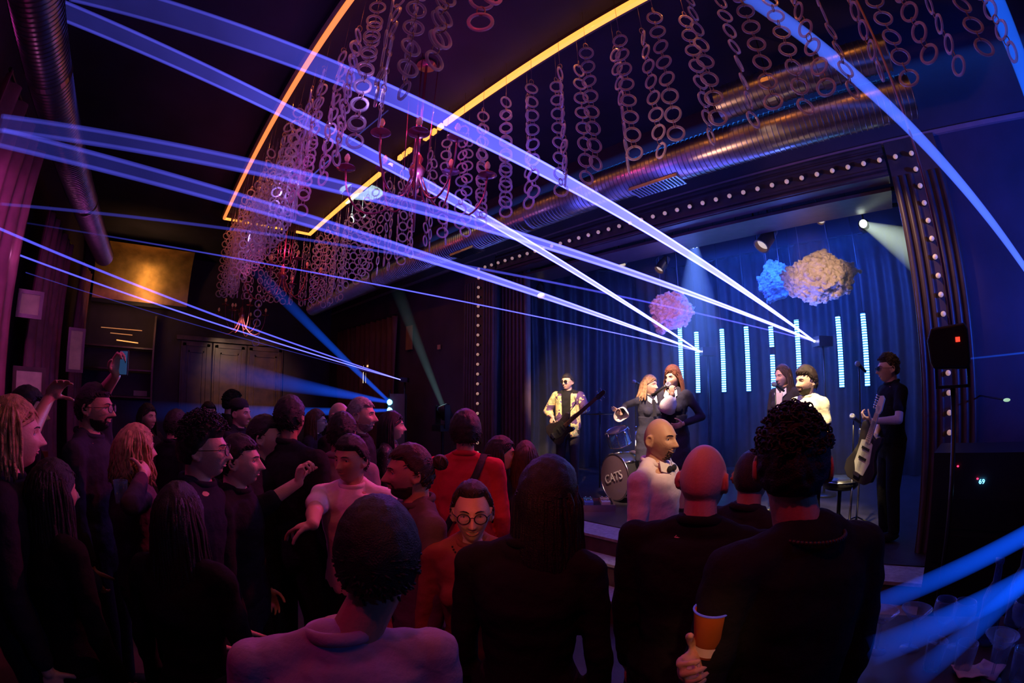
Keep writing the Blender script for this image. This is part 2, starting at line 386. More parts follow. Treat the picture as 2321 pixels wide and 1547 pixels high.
# far wall with panelled doors
def panel_door(y0, y1, z1, name, label):
    t = thing(name, label, 'wall panel', (-10.98, (y0+y1)/2, 0)); w = y1-y0
    MB().span((0, -w/2, 0), (.05, w/2, z1)).build('board', m_wood, t)
    b = MB()
    for (a0, a1, c0, c1) in ((-w/2+.04, w/2-.04, z1-.1, z1-.04), (-w/2+.04, w/2-.04, .05, .12), (-w/2+.04, -w/2+.11, .05, z1-.04), (w/2-.11, w/2-.04, .05, z1-.04),
                             (-w/2+.17, w/2-.17, z1-.24, z1-.2), (-w/2+.17, -w/2+.2, .2, z1-.2), (w/2-.2, w/2-.17, .2, z1-.2)):
        b.span((.05, a0, c0), (.085, a1, c1))
    b.build('moulding', m_wood, t); return t
ys = [atX(px, 850, -11).y for px in (405, 478, 556, 640)]
for i in range(3):
    panel_door(ys[i]+.02, ys[i+1]-.02, 2.88, 'wall_panel', ['leftmost of the three tall dark wood panels on the far wall', 'middle tall dark wood panel, catching most lamp light', 'rightmost of the three tall dark wood panels on the far wall'][i])
struct(MB().span((-11, ys[0]-.1, 2.9), (-10.85, ys[3]+.1, 2.99)).build('trim_2', m_wood))
# brass soffit over the bar, far left
t = thing('brass_soffit', 'glowing brass coloured curved soffit above the far left corner', 'soffit', (-10.0, -.6, 3.55))
P = [[(x, y, .98*math.sin(a)**1.0) for a, x in zip(np.linspace(0, PI/2, 10), -.6+.9*(1-np.cos(np.linspace(0, PI/2, 10))))] for y in (-1.1, -.3, .3, 1.0)]
smooth_angle(MB().grid(P).build('sheet', m_gold, t), 80)
MB().span((-.7, -1.1, -.08), (-.5, 1.0, 0)).build('lower_rail', m_black, t)
# bar shelves with a strip of light
t = thing('back_bar_shelf', 'dark back bar shelves with a thin orange light strip', 'shelf', (-10.9, -1.0, 0))
for z in (1.6, 2.15, 2.6): MB().span((0, -.9, z), (.35, .75, z+.03)).build('shelf_board', m_wood, t)
for y in (-.9, .75): MB().span((0, y-.02, 0), (.38, y+.02, 3.3)).build('side_board', m_wood, t)
m_or = M('orange_light_strip', (.9, .4, .1), .5, emis=(1, .42, .12), es=1.1)
p0 = atX(264, 770, -10.5); p1 = atX(313, 777, -10.5)
MB().tube([p0-t.location, p1-t.location], .012, 6).build('light_strip', m_or, t)
m_or2 = M('dim_orange_light_strip', (.9, .4, .1), .5, emis=(1, .42, .2), es=.28)
for (a, c) in (((229, 741), (322, 749)), ((250, 754), (300, 759))):
    p0 = atX(*a, -10.5); p1 = atX(*c, -10.5); MB().tube([p0-t.location, p1-t.location], .009, 6).build('light_strip', m_or2, t)
# small sign on far wall
o = MB().box(atX(318, 891, -10.92), (.02, .3, .11)).build('door_sign', M('grey_sign', (.4, .3, .3), .6)); tag(o, 'small grey sign plate on the dark far wall', 'sign')

# curtains: folded sheets
def drape(name, label, a, bb, z0, z1, mat, folds, amp, cat='curtain', tilt=0, depth=.03):
    a = Vector((*a, 0)); bb = Vector((*bb, 0)); d = bb-a; L = d.length; d.normalize(); nrm = Vector((-d.y, d.x, 0))
    t = thing(name, label, cat, (*((a+bb)/2).xy, z0)); n = folds*10
    P = []
    for zi, zz in enumerate(np.linspace(0, z1-z0, 8)):
        row = []
        for i in range(n+1):
            u = i/n; ph = u*folds*2*PI+.6*math.sin(zi*.7+u*9)
            row.append(a+d*(u*L)+nrm*(amp*math.sin(ph)*(1+.25*math.sin(u*17+zi*.5)))-Vector((*((a+bb)/2).xy, 0))+Vector((0, 0, zz)))
        P.append([tuple(q) for q in row])
    ob = MB().grid(P).build('fabric', mat, t, True, fixn=False)
    so = ob.modifiers.new('thickness', 'SOLIDIFY'); so.thickness = .006
    MB().tube([a-(a+bb)/2+Vector((0, 0, z1-z0+.01)), bb-(a+bb)/2+Vector((0, 0, z1-z0+.01))], .015, 8).build('rail', m_bmetal, t)
    return t
drape('stage_curtain', 'black velvet curtain hanging across the back of the stage', (-6.2, 7.3), (1.7, 7.3), .61, 4.1, m_curt, 34, .05)
drape('stage_curtain', 'black curtain with blue lit folds behind the bass player', (-5.9, 4.75), (-4.4, 7.1), .61, 4.1, m_curt, 12, .05)
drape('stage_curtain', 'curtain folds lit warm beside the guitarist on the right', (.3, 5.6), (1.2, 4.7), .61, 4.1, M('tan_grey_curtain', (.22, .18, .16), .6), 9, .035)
drape('window_drape', 'tall wine red drape at the far left edge, lit purple', (-3.05, -1.45), (-4.35, -1.45), .0, 3.75, m_redcurt, 5, .06)
drape('window_drape', 'darker wine red drape further along the left wall', (-6.2, -1.75), (-8.0, -1.75), .0, 3.9, m_redcurt, 6, .05)
drape('window_drape', 'darkest wine red drape by the far left corner', (-9.0, -1.7), (-10.0, -1.7), .0, 3.9, m_redcurt, 4, .05)
drape('backdrop_curtain', 'dark red curtain hanging beside the lit bar niche', (-10.2, 3.9), (-7.3, 3.9), .15, 3.3, M('brown_red_drape', (.13, .04, .05), .6), 12, .04)
# framed pale panels on the left wall
for (pts, D, lab) in ((((50, 664), (86, 715)), 5.6, 'small pale green panel high between the left drapes'), (((38, 838), (92, 955)), 5.4, 'large pale yellow panel between the left drapes'),
                      (((162, 748), (182, 838)), 7.6, 'narrow tan panel at the edge of the second drape'), (((52, 1032), (100, 1062)), 4.6, 'low pale rectangle behind the crowd at the left')):
    p = atD(*pts[0], D); q = atD(*pts[1], D); c = (p+q)/2; w = (p.xy-q.xy).length; h = abs(p.z-q.z)
    t = thing('wall_panel', lab, 'panel', c, math.atan2(c.y, c.x)+PI/2)
    MB().box((0, 0, 0), (w, .03, h)).build('board', m_paper, t)
    b = MB(); b.box((0, .0, h/2+.02), (w+.08, .05, .04)); b.box((0, 0, -h/2-.02), (w+.08, .05, .04)); b.box((w/2+.02, 0, 0), (.04, .05, h)); b.box((-w/2-.02, 0, 0), (.04, .05, h))
    b.build('surround', m_wood, t)

# ------------------------------------------------------------------ ceiling feature: light strips, ring strands, chandeliers
m_strip = M('amber_light_strip', (1, .5, .15), .5, emis=(1, .38, .06), es=1.7)
m_stripL = M('deep_orange_light_strip', (1, .35, .1), .5, emis=(1, .25, .06), es=1.2)
m_ring = clear_mat('clear_acrylic_ring', (.85, .72, .95), .34, .18)
m_cord = M('thin_steel_cord', (.4, .25, .25), .4, .7)
FX0, FX1, FY0, FY1 = -7.6, 1.3, .70, 2.23
t = thing('light_strip_frame', 'long rectangular orange light strip frame hung under the dark ceiling', 'ceiling light', (0, 0, 4.6))
MB().span((FX0, FY0-.02, -.02), (FX1, FY0+.02, .02)).build('strip', m_stripL, t)
b = MB()
for (a, c) in ((-7.6, -4.85), (-3.42, FX1)): b.span((a, FY1-.02, -.025), (c, FY1+.02, .025))
for x in (-4.74, -4.62, -4.36, -4.26, -4.16, -3.80, -3.66, -3.53): b.span((x, FY1-.02, -.025), (x+.07, FY1+.02, .025))
b.build('strip', m_strip, t)
b = MB(); b.span((FX0-.02, FY0, -.018), (FX0+.01, FY0+.12, .018))
for y in np.arange(FY0+.15, 1.75, .05): b.span((FX0-.02, y, -.015), (FX0+.01, y+.032, .015))
b.span((FX0-.02, 1.98, -.018), (FX0+.01, FY1, .018))
b.build('strip', m_strip, t)
b = MB(); b.span((FX0, FY0-.06, .0), (FX1, FY0-.025, .12)); b.span((FX0, FY1+.025, 0), (FX1, FY1+.06, .12)); b.span((FX0-.06, FY0, 0), (FX0-.03, FY1, .12))
b.build('carrier_rail', m_mould, t)

RO, RI, PITCH = .055, .0405, .134
def ring_mesh():
    b = MB(); n = 26; P = []
    for i in range(n):
        a = 2*PI*i/n; c, s = math.cos(a), math.sin(a)
        P.append([(c*r, y, s*r) for r, y in ((RI, -.004), (RI+.004, -.006), (RO-.004, -.006), (RO, -.004), (RO, .004), (RO-.004, .006), (RI+.004, .006), (RI, .004))])
    return b.grid(P, closeu=True, closev=True)
def chain_mesh(n, top):
    b = MB(); b.tube([(0, 0, CZ-4.57), (0, 0, -top+RO)], .0015, 5)
    for i in range(n-1):
        z = -top-PITCH*(i+.5); b.torus((0, 0, z), .017, .0028, 12, 6, rot=np.array([[1, 0, 0], [0, 0, -1], [0, 1.6, 0]]) @ np.eye(3))
    b.torus((0, 0, -top+RO+.012), .018, .003, 12, 6, rot=np.array([[1, 0, 0], [0, 0, -1], [0, 1.6, 0]]))
    return b
ring_me = None; chain_me = {}
def strand_detailed(n, top, label, group, seed):
    global ring_me
    r = random.Random(seed)
    t = thing('ring_strand', label, 'ring strand', (0, 0, 0), 0, group)
    if n not in chain_me:
        o = chain_mesh(n, top).build('link_chain', m_cord, t, True); chain_me[n] = o.data
    else:
        o = bpy.data.objects.new('link_chain', chain_me[n]); COL.objects.link(o); o.parent = t
    yaw = r.uniform(0, PI)
    for i in range(n):
        if ring_me is None:
            o = ring_mesh().build('ring', m_ring, t); smooth_angle(o, 50); ring_me = o.data
        else:
            o = bpy.data.objects.new('ring', ring_me); COL.objects.link(o); o.parent = t
        o.location = (0, 0, -top-PITCH*i); yaw += r.uniform(-.35, .35); o.rotation_euler = (r.uniform(-.1, .1), r.uniform(-.1, .1), yaw)
    return t
far_me = []
for k in range(4):
    r = random.Random(k); n = 8; b = MB(); b.join(chain_mesh(n, .29)); yaw = r.uniform(0, PI)
    for i in range(n):
        yaw += r.uniform(-.5, .5); b.join(ring_mesh(), Matrix.Translation((0, 0, -.29-PITCH*i)) @ Matrix.Rotation(yaw, 4, 'Z'))
    me = b.mesh('ring_strand'); me.materials.append(m_ring); me.shade_smooth(); far_me.append(me)
def strand_far(p, label, group, k):
    o = bpy.data.objects.new('ring_strand', far_me[k % 4]); COL.objects.link(o); o.location = p; o.rotation_euler = (0, 0, k*1.3)
    tag(o, label, 'ring strand', group)
k = 0
variants = {}
def put(x, y, side, jit=0):
    global k
    k += 1; r = random.Random(k*17)
    x += r.uniform(-.02, .02); y += r.uniform(-.03, .03)+jit; z = 4.57
    if x > -4.5:
        key = (side, k % 5)
        lab, g = {'R': ('strand of clear rings hanging on the stage side of the ceiling frame', 'ring strands on the stage side, near end'),
                  'L': ('strand of clear rings hanging on the side of the frame away from the stage', 'ring strands on the side away from the stage, near end')}[side]
        if key not in variants: variants[key] = o = strand_detailed(8, .29, lab, g, k)
        else: o = copy_tree(variants[key])
        o.location = (x, y, z); o.rotation_euler = (0, 0, r.uniform(0, PI))
    else:
        lab, g = {'R': ('far off ring strand on the stage side of the ceiling frame', 'ring strands on the stage side, far end'),
                  'L': ('far off ring strand on the side of the frame away from the stage', 'ring strands on the side away from the stage, far end'),
                  'E': ('ring strand in the curtain across the far short end of the frame', 'ring strands across the far end')}[side]
        strand_far((x, y, z), lab, g, k)
for i, x in enumerate(np.arange(-7.5, 1.0, .145)): put(x, FY1-.05+(.0 if i % 2 else .12), 'R')
for i, x in enumerate(np.arange(-7.5, -.95, .145)): put(x, FY0+.10+(.0 if i % 2 else .06), 'L')
for x in np.arange(-7.43, -3.4, .145): put(x, FY0+.24, 'L')
for i, y in enumerate(np.arange(FY0+.1, FY1, .085)): put(-7.5+(.1 if i % 2 else 0), y, 'E')
# a second light row over the stage side at the far end
for i, x in enumerate(np.arange(-7.4, -6.5, .2)): put(x, FY1+.3, 'R')

m_chand = M('dark_plum_glass', (.42, .10, .18), .2, .5)
m_candle = M('clear_pink_glass_bulb', (.9, .45, .4), .15, emis=(1, .25, .15), es=.05)
def chandelier(c, R, arms, label):
    t = thing('chandelier', label, 'chandelier', c)
    b = MB(); b.lathe([(.01, .16), (.045, .1), (.03, .05), (.07, 0), (.05, -.06), (.02, -.1), (.035, -.14), (.008, -.18)], 16); smooth_angle(b.build('hub', m_chand, t), 60)
    b = MB(); b.tube([(0, 0, .15), (0, 0, CZ-c[2])], .012, 8)
    for i in range(5):
        a = i*2*PI/5+.4; b.tube([(math.cos(a)*.1, math.sin(a)*.1, .0), (math.cos(a)*.13, math.sin(a)*.13, CZ-c[2])], .004, 6)
    b.lathe([(.09, CZ-c[2]-.04), (.07, CZ-c[2])], 16); b.build('suspension', m_chand, t, True)
    for i in range(arms):
        a = 2*PI*i/arms+.25; ca, sa = math.cos(a), math.sin(a); ex = 1.0 if i % 2 else .72; ez = 0 if i % 2 else .14
        pr = [(.03, -.02), (.08*R/.5, -.19), (.17*R/.5, -.33), (.29*R/.5, -.39), (.40*R/.5, -.34), (.475*R/.5, -.20), (.50*R/.5, -.02)]
        pts = [(r*ex*ca, r*ex*sa, z+ez*(r/.5)) for r, z in pr]
        b = MB(); q = []
        for j in range(len(pts)-1):
            p0, p1, p2, p3 = [Vector(pts[max(0, min(len(pts)-1, j+d))]) for d in (-1, 0, 1, 2)]
            for u in (0, .33, .66): q.append(.5*((2*p1)+(p2-p0)*u+(2*p0-5*p1+4*p2-p3)*u*u+(3*p1-p0-3*p2+p3)*u**3))
        q.append(Vector(pts[-1])); b.tube(q, .008, 8)
        e = Vector(pts[-1]); arm = b.build('arm', m_chand, t, True)
        g = MB(); g.lathe([(.012, 0), (.05, .0), (.078, .014), (.074, .02), (.02, .012), (.016, .05), (.013, .07)], 18, c=e); smooth_angle(g.build('drip_pan', m_chand, arm), 50)
        MB().lathe([(.008, .07), (.02, .085), (.024, .105), (.016, .13), (.004, .145)], 12, c=e).build('candle_bulb', m_candle, arm, True)
    return t
c1 = atZ(945, 385, 3.62); chandelier(c1, .56, 8, 'large plum glass chandelier nearest the camera, crossed by laser beams')
c2 = atZ(640, 622, 3.62); chandelier(c2, .6, 8, 'second chandelier further down the frame, lit dim red')
c3 = atD(548, 712, 9.3); chandelier(c3, .5, 8, 'smallest farthest chandelier just beyond the ring curtain')
# strand of a few rings hanging below the second chandelier
p = atD(590, 640, 6.6); o = strand_detailed(5, .3, 'short single ring strand hanging beside the second chandelier', None, 99); o.location = p
MB().tube([(0, 0, 0), (0, 0, CZ-p.z)], .002, 5).build('long_cord', m_cord, o)

for x in np.arange(-7.1, 1.2, .8):
    spot((x, FY0+.03, 4.575), (x, FY0+.10, 3.6), (1, .22, .03), 5, 150, .6, .01, 'strip_led'); spot((x, FY1-.03, 4.575), (x, FY1-.05, 3.6), (1, .27, .04), 3.5, 150, .6, .01, 'strip_led')

point((c1.x+.1, c1.y, 3.95), (1, .06, .28), 5, .03, 'chandelier_fill_point'); point((c2.x+.1, c2.y, 3.95), (1, .08, .2), 5, .03, 'chandelier_fill_point')  # added magenta points that make the chandelier arms look glowing

# ------------------------------------------------------------------ laser projectors and glowing shells imitating light beams in haze
def beam(name, label, S, E, w0, w1, mat, flat=1., upv=(0, 0, 1), n=16, group=None, segs=10):
    S = Vector(S); E = Vector(E); d = E-S; L = d.length
    b = MB(); b.tube([(0, 0, L*i/segs) for i in range(segs+1)], [w0/2+(w1-w0)/2*i/segs for i in range(segs+1)], n, flat, upv=(0, 1, 0), cap=False)
    o = b.build(name, mat(L) if callable(mat) else mat, None, True)
    o.location = S; R = frame_z(d, upv); o.rotation_euler = R.to_euler()
    try: o.visible_shadow = True
    except Exception: pass
    return tag(o, label, 'light beam', group)
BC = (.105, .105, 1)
def bm_(near, far, soft=1.2, expo=6, col=BC): return lambda L: beam_mat('beam_glow', col, near, far, L, soft, expo)
L1 = atY(1846, 773, 5.8); L2 = atY(1586, 796, 6.2); L3 = atX(908, 860, -6.5)
VB = 'violet laser beams fanning from the stage'
def sheet(label, S, pxA, pxB, Z, near, far, edge_far, w=.016, fl=.10, expo=3.2):
    """a fan swept by one laser: thin glowing sheet between two edge rays"""
    A = atZ(*pxA, Z) if Z > 4.5 else atD(*pxA, Z); B = atZ(*pxB, Z) if Z > 4.5 else atD(*pxB, Z)
    if Z <= 0: pass
    E = (A+B)/2; across = (B-A); d = (E-S).normalized(); across -= d*across.dot(d); wd = across.length
    nrm = d.cross(across.normalized())
    L = (E-S).length; t = thing('laser_fan', label, 'light beam', S, 0, None)
    R = frame_z(d, nrm); t.rotation_euler = R.to_euler()
    Rt = R.transposed(); la = Rt @ across.normalized(); ln = Rt @ nrm
    b = MB(); P = []
    for i in range(13):
        z = L*i/12; hw = .012+(wd/2-.012)*i/12; hn = .006+.012*i/12
        P.append([tuple(la*(hw*math.cos(a))+ln*(hn*math.sin(a))+Vector((0, 0, z))) for a in np.arange(10)*2*PI/10])
    b.grid(P, closev=True); b.build('sheet', beam_mat('laser_sheet_glow', BC, near*.6, far, L, .25, expo), t, True)
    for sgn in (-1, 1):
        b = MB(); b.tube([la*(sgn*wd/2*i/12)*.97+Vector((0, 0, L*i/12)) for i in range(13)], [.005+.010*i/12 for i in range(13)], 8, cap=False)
        b.build('edge_ray', beam_mat('laser_edge_glow', BC, near, edge_far, L, 1.0, expo), t, True)
    return t
sheet('widest violet laser fan crossing above the bulbs to the top left corner', L1, (150, -62), (150, -2), 4.65, 15, .055, .16, expo=3.2)
sheet('violet laser fan running from the stage across the big chandelier', L2, (45, -38), (20, -2), 4.65, 15, .06, .20, expo=3.2)
sheet('violet laser fan crossing the light strip frame, upper of the lower pair', L1, (0, 262), (0, 296), 3.0, 13, .05, .15, expo=3.2)
sheet('violet laser fan crossing the light strip frame, lower of the lower pair', L2, (0, 292), (0, 330), 3.0, 13, .05, .17, expo=3.2)
beam('laser_beam', 'thin faint laser line passing just under the pink cloud', L1, atD(2, 462, 3.2), .012, .02, bm_(2.2, .10, 1, 3))
beam('laser_beam', 'thin laser line running below the fans towards the left wall', L2, atD(60, 505, 6.2), .012, .02, bm_(3, .03, 1, 2))
for (px, w, n, f, lab) in (((-10, 514), .018, 3.6, .55, 'upper bright laser line from the small projector by the speaker'), ((42, 577), .018, 4.0, .7, 'lower bright laser line from the small projector by the speaker'),
                        ((58, 617), .010, .25, .10, 'faintest lowest laser line from the small projector by the speaker')):
    beam('laser_beam', lab, L3, atD(*px, 4.7 if px[0] > 0 else 3.2), w*.8, w, bm_(n, f, 1, 2))
# blue moving beams, right side
m_blue = (.01, .10, 1)
S = atD(2440, 800, 2.9); E = atD(1640, -45, 2.6)
t = beam('blue_beam', 'broad bright blue beam sweeping down the right side', S, E, .022, .20, lambda L: beam_mat('blue_beam_glow', (.07, .15, 1), .85, .34, L, .5, 1), flat=.55)
S = atD(2390, 420, 2.7); E = atD(2235, -40, 2.5)
beam('blue_beam', 'blue beam cutting across the top right corner', S, E, .05, .13, lambda L: beam_mat('blue_beam_glow', (.01, .12, 1), .5, .38, L, .7, 1), flat=.4)
for (a, c, D0, D1, w0, w1, nr, fr, lab) in (((2500, 1105), (1930, 1388), 1.6, 1.9, .05, .085, .50, .0, 'upper blue beam low on the right behind the tall man'),
                                ((2500, 1205), (1968, 1478), 1.6, 1.22, .05, .085, .50, .0, 'middle blue beam low on the right above the glasses'),
                                ((2440, 1180), (2066, 1540), 1.6, 1.16, .03, .07, .32, .0, 'steepest faint blue beam low on the right')):
    beam('blue_beam', lab, atD(*a, D0), atD(*c, D1), w0, w1, lambda L: beam_mat('blue_beam_glow', (.003, .085, 1), nr, fr, L, 1.5, .6))
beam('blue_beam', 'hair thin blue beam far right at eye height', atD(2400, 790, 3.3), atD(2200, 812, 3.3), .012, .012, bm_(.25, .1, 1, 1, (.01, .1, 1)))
# beams of the two lamp heads by the speaker
H1 = atX(884, 911, -6.6); H2 = atX(884, 929, -6.6)
cb = (.02, .22, 1)
beam('blue_beam', 'blue beam from the speaker lamps up towards the ring curtain', H1, atD(560, 590, 6.3), .05, .2, lambda L: beam_mat('blue_beam_glow', (.005, .10, 1), .40, .0, L, 1.5, 1.3))
beam('blue_beam', 'flat wide blue beam over the heads, fading left', H1, atD(380, 812, 7.2), .05, .5, lambda L: beam_mat('blue_beam_glow', (.01, .09, 1), .42, .0, L, 2.0, 2.2))
beam('blue_beam', 'lower blue beam just above the crowd heads', H2, atD(250, 930, 7.0), .05, .35, lambda L: beam_mat('blue_beam_glow', (.01, .10, 1), .4, .0, L, 2.0, 2.0))
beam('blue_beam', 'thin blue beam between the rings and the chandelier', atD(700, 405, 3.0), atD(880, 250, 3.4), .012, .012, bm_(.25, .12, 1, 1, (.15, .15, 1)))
# greenish beam to the ceiling
HG = atD(1003, 918, 6.1); disc = atZ(822, 438, CZ-.02)
beam('green_beam', 'dim grey green beam rising from behind the red sweater', HG, HG+(disc-HG)*.55, .07, .2, lambda L: beam_mat('green_beam_glow', (.25, .5, .55), .045, .0, L, 1.6, 1.0))
d = (disc-HG).length
spot(HG+(disc-HG)*.03, disc, (.6, 1, .72), 5500, 2*math.degrees(math.atan(.30/d)), .04, .01, 'green_ceiling_spot')
# cones below the stage lamps
P1 = atY(1573, 557, 5.0); P2 = atY(1957, 508, 5.0)
beam('white_blue_cone', 'soft blue white cone under the bright cluster lamp', P1, atY(1580, 900, 5.0), .12, 1.1, lambda L: beam_mat('cone_glow', (.12, .25, 1), .55, .0, L, 2.2, 1.4))
beam('green_white_cone', 'pale green white cone from the round lamp at right', P2, P2+(Vector(atY(2125, 590, 4.6))-P2).normalized()*1.45, .07, .75, lambda L: beam_mat('cone_glow', (.5, .62, .5), .85, .0, L, 1.6, 1.5))
# blue haze hanging over the stage
m = bpy.data.materials.new('stage_haze'); m.use_nodes = True; N = m.node_tree.nodes; N.remove(N['Principled BSDF'])
v = N.new('ShaderNodeVolumeScatter'); v.inputs['Color'].default_value = (.75, .8, 1, 1); v.inputs['Density'].default_value = .028
m.node_tree.links.new(v.outputs[0], N['Material Output'].inputs['Volume'])
o = MB().span((-6.4, 4.2, .62), (1.85, 7.25, 4.1)).build('stage_haze', m)
tag(o, 'thin blue haze hanging over the stage', 'haze', kind='stuff')

# added point lights imitating glints where the laser lines strike rings and drapes
for (px, py, D, w) in ((845, 205, 2.2, .8), (636, 438, 3.9, 1.0), (675, 408, 3.7, .5), (748, 290, 2.9, .5), (952, 392, 3.2, .6), (562, 540, 5.4, .6), (984, 566, 4.6, .5), (872, 612, 5.4, .4), (1145, 503, 3.9, .3)):
    point(atD(px, py, D), (.45, .30, 1), w*1.2, .012, 'ring_glint_fill')
for (px, py, w) in ((12, 462, .35), (8, 430, .3), (44, 578, .5)): point(atD(px, py, 4.35), (1, .25, .8), w, .01, 'drape_glint_fill')

# ------------------------------------------------------------------ stage lamps, tubes, clouds
m_led = M('cyan_tube_glow', (.2, .8, 1), .4)
def led_mat():
    m = bpy.data.materials.new('striped_cyan_tube'); m.use_nodes = True; nt = m.node_tree; N = nt.nodes; L = nt.links; b = N['Principled BSDF']
    tc = N.new('ShaderNodeTexCoord'); wv = N.new('ShaderNodeTexWave'); wv.bands_direction = 'Z'; wv.inputs['Scale'].default_value = 9.5
    L.new(tc.outputs['Object'], wv.inputs['Vector'])
    cr = N.new('ShaderNodeValToRGB'); cr.color_ramp.elements[0].position = .25; cr.color_ramp.elements[1].position = .6
    cr.color_ramp.elements[0].color = (.004, .03, .12, 1); cr.color_ramp.elements[1].color = (.13, .45, 1, 1)
    L.new(wv.outputs['Fac'], cr.inputs['Fac']); L.new(cr.outputs['Color'], b.inputs['Emission Color']); b.inputs['Emission Strength'].default_value = 8.5
    b.inputs['Base Color'].default_value = (.05, .2, .3, 1); return m
m_ledt = led_mat()
m_blk = M('black_tube_cap', (.01, .01, .012), .5)
tubes = [(1539, 735, 1546, 850), (1576, 752, 1585, 890), (1635, 745, 1642, 888), (1690, 740, 1698, 888), (1747, 740, 1753, 877), (1805, 725, 1812, 860), (1897, 718, 1910, 880), (1950, 710, 1972, 878), (1860, 722, 1868, 880)]
tubes = tubes[:8]
names = ['cyan light tube above the singer with the microphone', 'cyan light tube crossed by the left laser projector', 'cyan light tube, third from the left', 'cyan light tube, fourth from the left',
         'cyan light tube with a dark break, above the backing singer', 'cyan light tube above the bearded man', 'cyan light tube, second from the right', 'rightmost cyan light tube beside the guitarist']
for i, (a, bb, c, d) in enumerate(tubes):
    p = atY(a, bb, 6.5); q = atY(c, d, 6.5); z0 = 1.88; z1 = p.z; x = (p.x+q.x)/2
    t = thing('light_tube', names[i], 'light tube', (x, 6.5, z0), 0, 'hanging cyan light tubes')
    h = z1-z0
    segs = [(0, h)] if i != 4 else [(0, h*.56), (h*.68, h)]
    for s0, s1 in segs: MB().tube([(0, 0, s0), (0, 0, s1)], .033, 12).build('glowing_tube', m_ledt, t)
    MB().tube([(.022, .022, -.02), (.022, .022, h+.03)], .02, 8).build('backing', m_blk, t)
    MB().tube([(0, 0, h), (0, 0, CZ-z0)], .005, 5).build('hanging_cord', m_bmetal, t)
def cloud(name, label, c, r, col, seed, droop=0):
    rr = random.Random(seed); off = Vector((seed*7.3, seed*3.1, seed)); b = MB()
    def shape(d):
        s = .90+.30*noise.noise(d*1.5+off)+.22*abs(noise.noise(d*3.2+off))+.10*abs(noise.noise(d*7+off))
        q = Vector((d.x*r[0]*s, d.y*r[1]*s, d.z*r[2]*s))
        if droop and d.z < 0 and d.x < 0: q.z -= droop*(-d.x)*(-d.z)*1.6
        return q
    P = [[tuple(shape(Vector((math.sin(t_)*math.cos(a), math.sin(t_)*math.sin(a), math.cos(t_))))) for a in np.arange(60)*2*PI/60] for t_ in np.linspace(.03, PI-.03, 40)]
    b.grid(P, closev=True, capu=True)
    for k in range(620):
        d = Vector((rr.gauss(0, 1), rr.gauss(0, 1), rr.gauss(0, 1))).normalized(); q = shape(d); R_ = rr.uniform(.008, .034)*(1.25 if k < 160 else 1)
        b.ell(q+d*rr.uniform(-.008, .016), (R_, R_, R_*.85), 6, 9)
    t = thing(name, label, 'cloud prop', c)
    def dsp(co, no):
        out = co.copy()
        for i in range(len(co)):
            p_ = Vector(co[i]); out[i] = co[i]+no[i]*(.010*noise.noise(p_*38)+.007*noise.noise(p_*85))
        return out
    remesh(b, 'wadding', M(name+'_wadding', col, .95, var=.22, scale=14, bump=.5, bscale=110), t, .0075, 1, dsp)
    b = MB()
    for x in (-r[0]*.5, r[0]*.4): b.tube([(x, 0, r[2]*.3), (x, 0, CZ-c[2])], .003, 5)
    b.build('hanging_wire', m_cord, t); return t
cloud('cotton_cloud', 'big cream coloured cotton cloud hanging at the right of the stage', atY(1856, 628, 5.6), (.40, .27, .28), (.85, .72, .55), 1)
cloud('cotton_cloud', 'smaller pink cotton cloud above the singers', atY(1522, 705, 5.8), (.32, .24, .22), (.75, .48, .48), 2, .12)
cloud('cotton_cloud', 'unlit blue cotton cloud behind the cream one', atY(1757, 636, 6.6), (.21, .2, .24), (.3, .4, .6), 3, .1)

# rig bars and par lamps
for (y, z, lab) in ((5.02, 3.82, 'front black lighting bar above the stage'), (5.75, 3.9, 'rear black lighting bar above the stage')):
    t = thing('lighting_bar', lab, 'lighting bar', (-2.3, y, z))
    MB().tube([(-3.2, 0, 0), (3.0, 0, 0)], .025, 10).build('pipe', m_bmetal, t, True)
    b = MB()
    for x in (-2.8, -1, .9, 2.7): b.tube([(x, 0, 0), (x, 0, CZ-z)], .01, 6)
    b.build('drop_rod', m_bmetal, t)
m_can = M('worn_bronze_lamp_can', (.16, .09, .06), .4, .6, var=.3)
m_lens = M('lamp_lens', (.4, .35, .3), .1, emis=(1, .8, .6), es=.6)
def par(px, y, target, label, lens=None, size=1., zbar=3.82):
    c = atY(*px, y); t = thing('stage_lamp', label, 'stage lamp', c)
    R = frame_z(Vector(target)-c); r = .065*size; L = .2*size
    b = MB(); b.lathe([(.02, -L*.75), (r*.7, -L*.72), (r*.8, -L*.3), (r*.98, -L*.25), (r*.98, L*.35), (r*1.08, L*.35), (r*1.08, L*.4), (r*.9, L*.4), (r*.86, L*.2)], 20, rot=R, cap=False)
    smooth_angle(b.build('can', m_can, t), 40)
    MB().lathe([(.001, L*.18), (r*.85, L*.2)], 20, rot=R, cap=False).build('lens', lens or m_lens, t)
    MB().tube([(-r*1.25, 0, 0), (-r*1.25, 0, .1), (0, 0, .16), (r*1.25, 0, .1), (r*1.25, 0, 0)], .008, 6).build('yoke', m_bmetal, t)
    MB().tube([(0, 0, .14), (0, (5.02-y)*.9, max(.16, zbar-c.z))], .014, 8).build('clamp', m_bmetal, t)
    return t
par((1225, 662), 5.0, (-3.6, 4.2, 1.5), 'small stage lamp with lit face at the left end of the bar', M('glowing_lamp_lens', (1, .8, .5), .2, emis=(1, .8, .55), es=3))
par((1412, 592), 5.3, (-3, 3, 1.5), 'dim stage lamp in shadow left of the cluster lamp')
par((1500, 602), 5.0, (-3.4, 3.6, 1.5), 'stage lamp angled down left beside the cluster lamp')
par((1735, 545), 5.0, (-2.6, 3.2, 1.2), 'larger stage lamp hanging left of the cream cloud', size=1.35)
